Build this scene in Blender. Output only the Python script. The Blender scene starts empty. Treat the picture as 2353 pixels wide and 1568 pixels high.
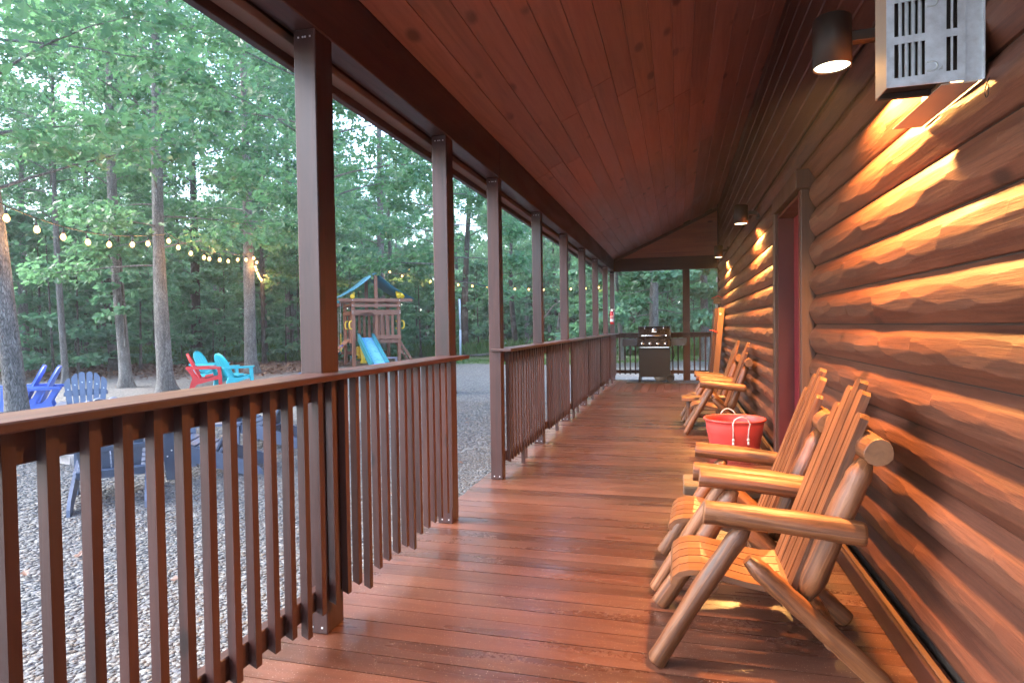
import bpy, bmesh, math, random
import numpy as np
from mathutils import Vector, Matrix

random.seed(7)
rng = np.random.default_rng(7)
R = math.radians
scene = bpy.context.scene
COL = scene.collection

# ------------------------------------------------------------------ camera
YAW, PITCH, ROLL = 0.260957, 0.0234778, 0.0146846
cam_d = bpy.data.cameras.new("camera")
cam_d.sensor_width = 36.0
cam_d.lens = 36.0 * 1430.0 / 2352.0
cam_d.clip_start = 0.05
cam_d.clip_end = 600.0
cam = bpy.data.objects.new("camera", cam_d)
COL.objects.link(cam)
fwd = Vector((-math.sin(YAW) * math.cos(PITCH), math.cos(YAW) * math.cos(PITCH), -math.sin(PITCH)))
rgt = Vector((math.cos(YAW), math.sin(YAW), 0.0))
dwn = fwd.cross(rgt)
r2 = math.cos(ROLL) * rgt + math.sin(ROLL) * dwn
d2 = -math.sin(ROLL) * rgt + math.cos(ROLL) * dwn
m = Matrix((r2, -d2, -fwd)).transposed().to_4x4()
m.translation = Vector((0.0, 0.0, 1.2))
cam.matrix_world = m
scene.camera = cam

# ------------------------------------------------------------------ sky, sun, exposure
SUN_EL, SUN_AZ = R(46), R(258)          # azimuth measured from +Y towards +X
world = bpy.data.worlds.new("World")
scene.world = world
world.use_nodes = True
wn = world.node_tree.nodes
wl = world.node_tree.links
wn.clear()
wo = wn.new("ShaderNodeOutputWorld")
wb = wn.new("ShaderNodeBackground")
sk = wn.new("ShaderNodeTexSky")
sk.sky_type = 'NISHITA'
sk.sun_disc = False
sk.sun_elevation = SUN_EL
sk.sun_rotation = SUN_AZ
sk.air_density = 1.0
sk.dust_density = 1.5
sk.ozone_density = 1.0
wb.inputs["Strength"].default_value = 0.15
wl.new(sk.outputs[0], wb.inputs["Color"])
wl.new(wb.outputs[0], wo.inputs["Surface"])

sun_d = bpy.data.lights.new("sun", 'SUN')
sun_d.energy = 1.2
sun_d.angle = R(40)
sun_d.color = (1.0, 0.96, 0.9)
sun = bpy.data.objects.new("sun", sun_d)
COL.objects.link(sun)
sdir = Vector((math.sin(SUN_AZ) * math.cos(SUN_EL), math.cos(SUN_AZ) * math.cos(SUN_EL), math.sin(SUN_EL)))
sun.rotation_euler = sdir.to_track_quat('Z', 'Y').to_euler()
sun.location = (0, 0, 60)

scene.view_settings.view_transform = 'Standard'
scene.view_settings.look = 'None'
scene.view_settings.gamma = 1.0
scene.view_settings.use_curve_mapping = False
scene.view_settings.exposure = 3.32
scene.cycles.max_bounces = 8
scene.cycles.diffuse_bounces = 6
scene.cycles.glossy_bounces = 3
scene.cycles.transmission_bounces = 6
scene.cycles.transparent_max_bounces = 6
scene.cycles.sample_clamp_indirect = 6.0
scene.cycles.use_adaptive_sampling = True
scene.cycles.adaptive_threshold = 0.02
scene.cycles.use_denoising = True

HAZE = 0.0011       # density of the thin haze added to lift the dark areas
GZ = -0.30          # gravel level below the deck

# ------------------------------------------------------------------ materials
def new_mat(name):
    mt = bpy.data.materials.new(name)
    mt.use_nodes = True
    nt = mt.node_tree
    for n in list(nt.nodes):
        nt.nodes.remove(n)
    out = nt.nodes.new("ShaderNodeOutputMaterial")
    bs = nt.nodes.new("ShaderNodeBsdfPrincipled")
    nt.links.new(bs.outputs[0], out.inputs["Surface"])
    return mt, nt, bs, out


def ramp(nt, fac, stops):
    r = nt.nodes.new("ShaderNodeValToRGB")
    e = r.color_ramp.elements
    while len(e) > 1:
        e.remove(e[-1])
    e[0].position = stops[0][0]
    e[0].color = (*stops[0][1], 1)
    for p, c in stops[1:]:
        k = e.new(p)
        k.color = (*c, 1)
    nt.links.new(fac, r.inputs[0])
    return r.outputs[0]


def g1(v):
    return (v, v, v)


def noise(nt, vec, scale, detail=4, rough=0.55, dist=0.0):
    n = nt.nodes.new("ShaderNodeTexNoise")
    n.inputs["Scale"].default_value = scale
    n.inputs["Detail"].default_value = detail
    n.inputs["Roughness"].default_value = rough
    n.inputs["Distortion"].default_value = dist
    nt.links.new(vec, n.inputs["Vector"])
    return n.outputs[0]


def mixc(nt, fac, a, b, mode='MIX'):
    x = nt.nodes.new("ShaderNodeMix")
    x.data_type = 'RGBA'
    x.blend_type = mode
    for sock, v in ((x.inputs[0], fac), (x.inputs[6], a), (x.inputs[7], b)):
        if isinstance(v, (int, float)):
            sock.default_value = v
        elif isinstance(v, tuple):
            sock.default_value = (*v, 1) if len(v) == 3 else v
        else:
            nt.links.new(v, sock)
    return x.outputs[2]


def mth(nt, op, a, b=None):
    x = nt.nodes.new("ShaderNodeMath")
    x.operation = op
    for i, v in enumerate((a, b)):
        if v is None:
            continue
        if isinstance(v, (int, float)):
            x.inputs[i].default_value = v
        else:
            nt.links.new(v, x.inputs[i])
    return x.outputs[0]


def obj_vec(nt, scale=(1, 1, 1), rand=True):
    tc = nt.nodes.new("ShaderNodeTexCoord")
    v = tc.outputs["Object"]
    oi = nt.nodes.new("ShaderNodeObjectInfo")
    if rand:
        k = mth(nt, 'MULTIPLY', oi.outputs["Random"], 53.0)
        a = nt.nodes.new("ShaderNodeVectorMath")
        a.operation = 'ADD'
        nt.links.new(v, a.inputs[0])
        nt.links.new(k, a.inputs[1])
        v = a.outputs[0]
    mp = nt.nodes.new("ShaderNodeVectorMath")
    mp.operation = 'MULTIPLY'
    mp.inputs[1].default_value = scale
    nt.links.new(v, mp.inputs[0])
    return mp.outputs[0], oi.outputs["Random"], v


def bump(nt, bs, h, strength=0.3, dist=0.01):
    b = nt.nodes.new("ShaderNodeBump")
    b.inputs["Strength"].default_value = strength
    b.inputs["Distance"].default_value = dist
    nt.links.new(h, b.inputs["Height"])
    nt.links.new(b.outputs[0], bs.inputs["Normal"])


def wood(name, axis, dark, mid, light, rough=(0.35, 0.6), knots=0.0, vary=0.25, grain=26.0, coat=0.0, wear=None, bumpk=0.25, con=0.20, along=0.055):
    mt, nt, bs, out = new_mat(name)
    sc = [grain, grain, grain]
    sc['XYZ'.index(axis)] = grain * along
    v, rnd, base = obj_vec(nt, tuple(sc))
    n1 = noise(nt, v, 1.0, 6, 0.62, 1.1)
    sc2 = [5.0, 5.0, 5.0]
    sc2['XYZ'.index(axis)] = 0.7
    v2, _, _ = obj_vec(nt, tuple(sc2))
    n2 = noise(nt, v2, 1.0, 3, 0.5, 0.5)
    f = mth(nt, 'ADD', mth(nt, 'MULTIPLY', n1, 0.62), mth(nt, 'MULTIPLY', n2, 0.38))
    c = ramp(nt, f, [(0.5 - con, dark), (0.50, mid), (0.5 + con, light)])
    tone = mth(nt, 'ADD', mth(nt, 'MULTIPLY', rnd, 2 * vary), 1.0 - vary)
    comb = nt.nodes.new("ShaderNodeCombineColor")
    for i in range(3):
        nt.links.new(tone, comb.inputs[i])
    c = mixc(nt, 1.0, c, comb.outputs[0], 'MULTIPLY')
    if knots > 0:
        ks = [5.2, 5.2, 5.2]
        ks['XYZ'.index(axis)] = 2.3
        kv, _, _ = obj_vec(nt, tuple(ks))
        vo = nt.nodes.new("ShaderNodeTexVoronoi")
        vo.inputs["Scale"].default_value = 1.0
        nt.links.new(kv, vo.inputs["Vector"])
        kk = ramp(nt, vo.outputs["Distance"], [(0.03, g1(1)), (0.12 * knots, g1(0.9)), (0.21 * knots, g1(0))])
        kd = mth(nt, 'MULTIPLY', kk, ramp(nt, noise(nt, base, 1.7, 1), [(0.45, g1(0)), (0.55, g1(1))]))
        c = mixc(nt, mth(nt, 'MULTIPLY', kd, 0.8), c, tuple(x * 0.28 for x in dark))
    rsock = ramp(nt, n2, [(0.3, g1(rough[0])), (0.7, g1(rough[1]))])
    if wear:
        w1 = noise(nt, base, 1.3, 5, 0.65, 0.4)
        w2 = noise(nt, base, 60.0, 3, 0.7)
        wf = mth(nt, 'MULTIPLY', ramp(nt, w1, [(0.50, g1(0)), (0.75, g1(1))]), ramp(nt, w2, [(0.42, g1(0.15)), (0.62, g1(1))]))
        c = mixc(nt, mth(nt, 'MULTIPLY', wf, wear[1]), c, wear[0])
        sp = noise(nt, base, 190.0, 1)
        c = mixc(nt, mth(nt, 'MULTIPLY', ramp(nt, sp, [(0.70, g1(0)), (0.73, g1(1))]), 0.6), c, (0.6, 0.5, 0.42))
        rsock = mixc(nt, mth(nt, 'MULTIPLY', wf, 0.8), rsock, g1(0.62))
    nt.links.new(c, bs.inputs["Base Color"])
    nt.links.new(rsock, bs.inputs["Roughness"])
    if coat:
        bs.inputs["Coat Weight"].default_value = coat
        bs.inputs["Coat Roughness"].default_value = 0.28
    bump(nt, bs, n1, bumpk, 0.004)
    return mt


STAIN = dict(dark=(0.015, 0.0055, 0.0045), mid=(0.040, 0.0115, 0.0085), light=(0.064, 0.0200, 0.0140))
M = {}
for ax in 'XYZ':
    M['stain' + ax] = wood('stained_timber_' + ax.lower(), ax, rough=(0.38, 0.6), vary=0.18, knots=0.6, **STAIN)
M['deck'] = wood('deck_plank_wood', 'X', (0.044, 0.0150, 0.0090), (0.082, 0.0290, 0.0170), (0.120, 0.046, 0.029), coat=0.3, rough=(0.20, 0.40), vary=0.26,
                 wear=((0.22, 0.115, 0.08), 0.42))
M['decky'] = wood('deck_plank_wood_lengthwise', 'Y', (0.046, 0.015, 0.008), (0.088, 0.031, 0.017), (0.125, 0.048, 0.027), rough=(0.3, 0.5), vary=0.2,
                  wear=((0.36, 0.22, 0.16), 0.3))
M['ceil'] = wood('ceiling_board_pine', 'Y', (0.140, 0.056, 0.040), (0.220, 0.094, 0.069), (0.27, 0.120, 0.090), rough=(0.45, 0.65), knots=1.0, vary=0.16, grain=18)
M['ceilx'] = wood('gable_board_pine', 'X', (0.19, 0.070, 0.045), (0.29, 0.112, 0.072), (0.35, 0.145, 0.094), rough=(0.45, 0.65), knots=0.8, vary=0.14, grain=18)  # same pine as the ceiling, colour lightened to stand in for lamp bounce
M['siding'] = wood('siding_board_wood', 'Y', (0.060, 0.020, 0.012), (0.095, 0.033, 0.019), (0.125, 0.045, 0.027), rough=(0.4, 0.6), vary=0.14)
M['log'] = wood('hewn_log_wood', 'Y', (0.058, 0.0165, 0.0085), (0.102, 0.0315, 0.0155), (0.145, 0.049, 0.0245), rough=(0.5, 0.72), knots=0.8, vary=0.12, grain=38, bumpk=0.7, con=0.13, along=0.035)
def log_cut_tone(mt):
    # axe cut patches took the stain thinner: paler, rougher wood
    nt = mt.node_tree
    bs = [n for n in nt.nodes if n.type == 'BSDF_PRINCIPLED'][0]
    at = nt.nodes.new("ShaderNodeAttribute")
    at.attribute_name = 'cut'
    src = bs.inputs["Base Color"].links[0].from_socket
    v, _, _ = obj_vec(nt, (220, 6, 220))
    saw = ramp(nt, noise(nt, v, 1.0, 3, 0.7), [(0.35, g1(0.75)), (0.65, g1(1.35))])
    pale = mixc(nt, 1.0, mixc(nt, 0.45, src, (0.16, 0.070, 0.038)), saw, 'MULTIPLY')
    c = mixc(nt, mth(nt, 'MULTIPLY', at.outputs["Fac"], 0.8), src, pale)
    nt.links.new(c, bs.inputs["Base Color"])


log_cut_tone(M['log'])
M['honey'] = wood('honey_log_wood', 'Z', (0.065, 0.022, 0.0085), (0.165, 0.057, 0.0195), (0.265, 0.105, 0.038), rough=(0.36, 0.6), knots=0.95, vary=0.16, grain=40, coat=0.1, bumpk=1.0, con=0.12, along=0.045)
M['honeyx'] = wood('honey_slat_wood', 'X', (0.085, 0.030, 0.012), (0.19, 0.072, 0.025), (0.27, 0.112, 0.043), rough=(0.3, 0.5), knots=0.5, vary=0.1, grain=30, coat=0.3)
M['cut'] = wood('cut_log_end_wood', 'Z', (0.13, 0.055, 0.022), (0.21, 0.088, 0.035), (0.26, 0.120, 0.052), rough=(0.5, 0.7), vary=0.08)
M['trim'] = wood('trim_strip_wood', 'Y', (0.07, 0.030, 0.014), (0.11, 0.048, 0.022), (0.15, 0.068, 0.033), vary=0.1)
M['tan'] = wood('tan_plank_wood', 'X', (0.10, 0.056, 0.032), (0.155, 0.088, 0.050), (0.20, 0.118, 0.070), rough=(0.45, 0.65), vary=0.1)
M['brownz'] = wood('brown_board_wood', 'Z', (0.12, 0.05, 0.02), (0.19, 0.085, 0.034), (0.25, 0.12, 0.05), rough=(0.35, 0.5), vary=0.1)
M['cedarx'] = wood('cedar_play_wood_x', 'X', (0.15, 0.062, 0.040), (0.22, 0.094, 0.06), (0.29, 0.13, 0.085), rough=(0.5, 0.7), vary=0.15)
M['cedarz'] = wood('cedar_play_wood_z', 'Z', (0.15, 0.055, 0.034), (0.22, 0.086, 0.052), (0.28, 0.118, 0.072), rough=(0.5, 0.7), vary=0.15)


def plain(name, col, rough=0.5, metal=0.0, nz=0.12, scale=6.0, spec=None, bumpk=0.0, bscale=80):
    mt, nt, bs, out = new_mat(name)
    v, rnd, base = obj_vec(nt)
    n = noise(nt, v, scale, 5, 0.6)
    c = ramp(nt, n, [(0.3, tuple(max(0, x * (1 - nz)) for x in col)), (0.7, tuple(min(1, x * (1 + nz)) for x in col))])
    nt.links.new(c, bs.inputs["Base Color"])
    r = ramp(nt, n, [(0.3, g1(max(0.02, rough - 0.07))), (0.7, g1(min(1, rough + 0.07)))])
    nt.links.new(r, bs.inputs["Roughness"])
    bs.inputs["Metallic"].default_value = metal
    if bumpk:
        bump(nt, bs, noise(nt, v, bscale, 3), bumpk, 0.003)
    return mt


M['black'] = plain('black_powder_paint', (0.004, 0.0038, 0.0038), 0.5)
M['lamp'] = plain('lamp_bronze_paint', (0.030, 0.022, 0.017), 0.5)
M['grill'] = plain('grill_enamel', (0.016, 0.011, 0.009), 0.28, 0.2)
M['grillgrey'] = plain('grill_shelf_metal', (0.042, 0.047, 0.056), 0.4, 0.4)
M['chrome'] = plain('chrome_metal', (0.75, 0.75, 0.76), 0.16, 1.0)
M['steel'] = plain('galvanised_sheet', (0.50, 0.55, 0.62), 0.42, 0.35, 0.18, 30, bumpk=0.12, bscale=140)
M['steelside'] = plain('painted_sheet_beige', (0.36, 0.30, 0.25), 0.5, 0.1)
M['fin'] = plain('pale_condenser_fins', (0.42, 0.47, 0.50), 0.5, 0.3)
M['dark'] = plain('dark_cavity', (0.03, 0.022, 0.018), 0.8)
M['rubber'] = plain('rubber_mat_grey', (0.07, 0.075, 0.085), 0.6)
M['reddoor'] = plain('red_door_paint', (0.17, 0.008, 0.018), 0.4)
M['redjamb'] = plain('dark_red_jamb_paint', (0.075, 0.008, 0.010), 0.45)
M['casing'] = wood('door_casing_wood', 'Z', (0.028, 0.011, 0.008), (0.055, 0.023, 0.016), (0.085, 0.038, 0.026), vary=0.06)
M['tub'] = plain('coral_red_tub_plastic', (0.74, 0.080, 0.072), 0.42, nz=0.05)
M['rope'] = plain('white_rope', (0.72, 0.68, 0.66), 0.85, bumpk=0.6, bscale=160)
M['extred'] = plain('extinguisher_red', (0.58, 0.012, 0.018), 0.25)
M['white'] = plain('white_label', (0.75, 0.75, 0.74), 0.5)
M['roofred'] = plain('birdhouse_roof_red', (0.50, 0.05, 0.03), 0.5)
M['bark_strip'] = plain('birdhouse_bark_strips', (0.22, 0.15, 0.10), 0.8, nz=0.5, scale=25)
M['strap'] = plain('red_strap', (0.6, 0.03, 0.03), 0.6)
M['grey_slat'] = plain('charcoal_poly_lumber', (0.095, 0.118, 0.175), 0.45, nz=0.15)
M['screw'] = plain('screw_cap_metal', (0.75, 0.76, 0.78), 0.3, 0.6)
M['turq'] = plain('turquoise_resin', (0.012, 0.42, 0.52), 0.42, nz=0.08)
M['redres'] = plain('red_resin', (0.60, 0.035, 0.045), 0.42, nz=0.08)
M['blueres'] = plain('blue_resin', (0.075, 0.15, 0.55), 0.42, nz=0.08)
M['slidetop'] = plain('slide_blue_plastic', (0.12, 0.40, 0.75), 0.3, nz=0.04)
M['slideside'] = plain('slide_teal_plastic', (0.02, 0.19, 0.24), 0.4, nz=0.06)
M['tarp'] = plain('tarp_blue_vinyl', (0.03, 0.20, 0.32), 0.5, nz=0.08)
M['yellow'] = plain('yellow_plastic', (0.72, 0.50, 0.03), 0.4, nz=0.06)
M['green'] = plain('dark_green_plastic', (0.015, 0.13, 0.14), 0.4, nz=0.06)
M['navy'] = plain('navy_plastic', (0.03, 0.04, 0.35), 0.4, nz=0.06)
M['chain'] = plain('chain_metal', (0.45, 0.45, 0.45), 0.4, 0.8)
M['polepaint'] = plain('pale_blue_pole_paint', (0.36, 0.46, 0.62), 0.4, nz=0.05)
M['lilac'] = plain('lilac_plastic', (0.48, 0.45, 0.58), 0.5)
M['paver'] = plain('paver_stone', (0.30, 0.265, 0.25), 0.85, nz=0.35, scale=9, bumpk=0.6, bscale=60)
M['cable'] = plain('black_cable', (0.02, 0.018, 0.016), 0.6)
M['soffit'] = plain('soffit_brown_paint', (0.13, 0.075, 0.055), 0.6)
M['roofm'] = plain('roof_shingle_brown', (0.05, 0.04, 0.035), 0.9)


def haze_mat():
    mt = bpy.data.materials.new('shadow_lift_haze')
    mt.use_nodes = True
    nt = mt.node_tree
    for n in list(nt.nodes):
        nt.nodes.remove(n)
    out = nt.nodes.new("ShaderNodeOutputMaterial")
    pv_ = nt.nodes.new("ShaderNodeVolumePrincipled")
    pv_.inputs["Color"].default_value = (0.88, 0.93, 1.0, 1)
    pv_.inputs["Density"].default_value = HAZE
    pv_.inputs["Anisotropy"].default_value = 0.2
    nt.links.new(pv_.outputs[0], out.inputs["Volume"])
    return mt


def emis(name, col, s):
    mt, nt, bs, out = new_mat(name)
    nt.nodes.remove(bs)
    e = nt.nodes.new("ShaderNodeEmission")
    e.inputs[0].default_value = (*col, 1)
    e.inputs[1].default_value = s
    nt.links.new(e.outputs[0], out.inputs["Surface"])
    return mt


M['bulb'] = emis('warm_bulb_glow', (1.0, 0.46, 0.13), 1.3)
M['lampdisc'] = emis('lamp_lens_glow', (1.0, 0.80, 0.46), 1.4)


def bark(name, c0, c1, sc=1.0):
    mt, nt, bs, out = new_mat(name)
    v, rnd, base = obj_vec(nt, (16 * sc, 16 * sc, 2.6 * sc))
    vo = nt.nodes.new("ShaderNodeTexVoronoi")
    vo.feature = 'DISTANCE_TO_EDGE'
    nt.links.new(mixc(nt, 0.12, v, noise(nt, v, 1.5, 3)), vo.inputs["Vector"])
    crack = ramp(nt, vo.outputs["Distance"], [(0.0, g1(0)), (0.22, g1(1))])
    n = noise(nt, v, 1.4, 6, 0.7)
    patch = noise(nt, base, 2.2, 4, 0.6)
    c = ramp(nt, n, [(0.3, c0), (0.7, c1)])
    c = mixc(nt, ramp(nt, patch, [(0.52, g1(0)), (0.68, g1(0.55))]), c, (0.36, 0.37, 0.36))
    c = mixc(nt, 1.0, c, ramp(nt, crack, [(0, g1(0.4)), (1, g1(1))]), 'MULTIPLY')
    nt.links.new(c, bs.inputs["Base Color"])
    bs.inputs["Roughness"].default_value = 0.9
    bump(nt, bs, mth(nt, 'ADD', crack, mth(nt, 'MULTIPLY', n, 0.6)), 0.9, 0.03)
    return mt


M['bark'] = bark('grey_bark', (0.12, 0.110, 0.105), (0.34, 0.325, 0.315))
M['barkdark'] = bark('dark_bark', (0.055, 0.044, 0.037), (0.125, 0.105, 0.09))


def leafmat(name, a, b, c, trans, tf=0.30):
    mt, nt, bs, out = new_mat(name)
    ge = nt.nodes.new("ShaderNodeNewGeometry")
    oi = nt.nodes.new("ShaderNodeObjectInfo")
    f = mth(nt, 'FRACT', mth(nt, 'ADD', ge.outputs["Random Per Island"], mth(nt, 'MULTIPLY', oi.outputs["Random"], 0.35)))
    col = ramp(nt, f, [(0.0, a), (0.55, b), (1.0, c)])
    nt.links.new(col, bs.inputs["Base Color"])
    bs.inputs["Roughness"].default_value = 0.42
    tr = nt.nodes.new("ShaderNodeBsdfTranslucent")
    tr.inputs[0].default_value = (*trans, 1)
    mx = nt.nodes.new("ShaderNodeMixShader")
    mx.inputs[0].default_value = tf
    nt.links.new(bs.outputs[0], mx.inputs[1])
    nt.links.new(tr.outputs[0], mx.inputs[2])
    nt.links.new(mx.outputs[0], out.inputs["Surface"])
    return mt


M['leaf'] = leafmat('oak_leaf', (0.040, 0.108, 0.062), (0.060, 0.150, 0.080), (0.110, 0.190, 0.078), (0.15, 0.34, 0.15), 0.42)
M['leafb'] = leafmat('broad_leaf', (0.055, 0.135, 0.090), (0.075, 0.170, 0.110), (0.100, 0.200, 0.110), (0.16, 0.36, 0.18), 0.45)
M['grass'] = leafmat('grass_blade', (0.030, 0.090, 0.020), (0.050, 0.125, 0.030), (0.095, 0.150, 0.040), (0.12, 0.28, 0.05), 0.25)
M['litter'] = leafmat('dry_leaf', (0.070, 0.030, 0.020), (0.13, 0.058, 0.036), (0.20, 0.11, 0.065), (0.12, 0.06, 0.03), 0.1)


def pebble_mat():
    mt, nt, bs, out = new_mat('pebble_stone')
    ge = nt.nodes.new("ShaderNodeNewGeometry")
    c = ramp(nt, ge.outputs["Random Per Island"], [(0.0, (0.085, 0.087, 0.094)), (0.25, (0.105, 0.106, 0.11)), (0.5, (0.125, 0.121, 0.115)),
                                                  (0.75, (0.142, 0.14, 0.136)), (0.93, (0.12, 0.098, 0.08)), (1.0, (0.17, 0.168, 0.165))])
    nt.links.new(c, bs.inputs["Base Color"])
    bs.inputs["Roughness"].default_value = 0.9
    bs.inputs["Specular IOR Level"].default_value = 0.2
    return mt


M['pebble'] = pebble_mat()


def ground_mat():
    mt, nt, bs, out = new_mat('ground_gravel_and_forest_floor')
    tc = nt.nodes.new("ShaderNodeTexCoord")
    P = tc.outputs["Object"]
    vo = nt.nodes.new("ShaderNodeTexVoronoi")
    vo.inputs["Scale"].default_value = 30.0
    nt.links.new(P, vo.inputs["Vector"])
    sep = nt.nodes.new("ShaderNodeSeparateColor")
    nt.links.new(vo.outputs["Color"], sep.inputs[0])
    gcol = ramp(nt, sep.outputs[0], [(0.0, (0.06, 0.064, 0.075)), (0.3, (0.12, 0.12, 0.13)), (0.55, (0.155, 0.148, 0.137)), (0.8, (0.195, 0.19, 0.18)), (1.0, (0.25, 0.245, 0.235))])
    gcol = mixc(nt, 1.0, gcol, ramp(nt, vo.outputs["Distance"], [(0.3, g1(1)), (0.75, g1(0.7))]), 'MULTIPLY')
    dirt = noise(nt, P, 0.35, 5, 0.6)
    gcol = mixc(nt, ramp(nt, dirt, [(0.55, g1(0)), (0.75, g1(0.45))]), gcol, (0.20, 0.155, 0.115))
    litn = noise(nt, P, 9.0, 6, 0.7)
    lit = ramp(nt, litn, [(0.3, (0.035, 0.022, 0.016)), (0.5, (0.095, 0.050, 0.033)), (0.7, (0.17, 0.10, 0.062))])
    grs = ramp(nt, noise(nt, P, 14.0, 5, 0.7), [(0.3, (0.05, 0.085, 0.03)), (0.6, (0.11, 0.145, 0.055)), (0.8, (0.20, 0.18, 0.10))])
    flo = ramp(nt, noise(nt, P, 3.0, 6, 0.7), [(0.3, (0.022, 0.030, 0.014)), (0.7, (0.070, 0.065, 0.035))])
    dot = nt.nodes.new("ShaderNodeVectorMath")
    dot.operation = 'DOT_PRODUCT'
    dot.inputs[1].default_value = (-0.258, 0.966, 0)
    nt.links.new(P, dot.inputs[0])
    wob = mth(nt, 'MULTIPLY', mth(nt, 'SUBTRACT', noise(nt, P, 0.6, 4, 0.6), 0.5), 5.0)
    depth = mth(nt, 'ADD', dot.outputs["Value"], wob)
    sx = nt.nodes.new("ShaderNodeSeparateXYZ")
    nt.links.new(P, sx.inputs[0])
    xx = mth(nt, 'ADD', sx.outputs[0], wob)
    # left: gravel -> litter -> floor ; right: gravel -> lawn -> floor
    def step(v, a, b):
        return ramp(nt, mth(nt, 'DIVIDE', mth(nt, 'SUBTRACT', v, a), b - a), [(0.0, g1(0)), (1.0, g1(1))])
    left = mixc(nt, step(depth, 19.0, 23.0), gcol, lit)
    left = mixc(nt, step(depth, 28.5, 30.5), left, flo)
    right = mixc(nt, step(depth, 24.5, 26.5), gcol, grs)
    right = mixc(nt, step(depth, 33.0, 37.0), right, flo)
    c = mixc(nt, step(xx, -13.5, -11.0), left, right)
    nt.links.new(c, bs.inputs["Base Color"])
    bs.inputs["Roughness"].default_value = 0.85
    hh = mth(nt, 'ADD', mth(nt, 'MULTIPLY', vo.outputs["Distance"], -1.0), mth(nt, 'MULTIPLY', litn, 0.5))
    bump(nt, bs, hh, 0.9, 0.03)
    return mt


M['ground'] = ground_mat()

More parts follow.
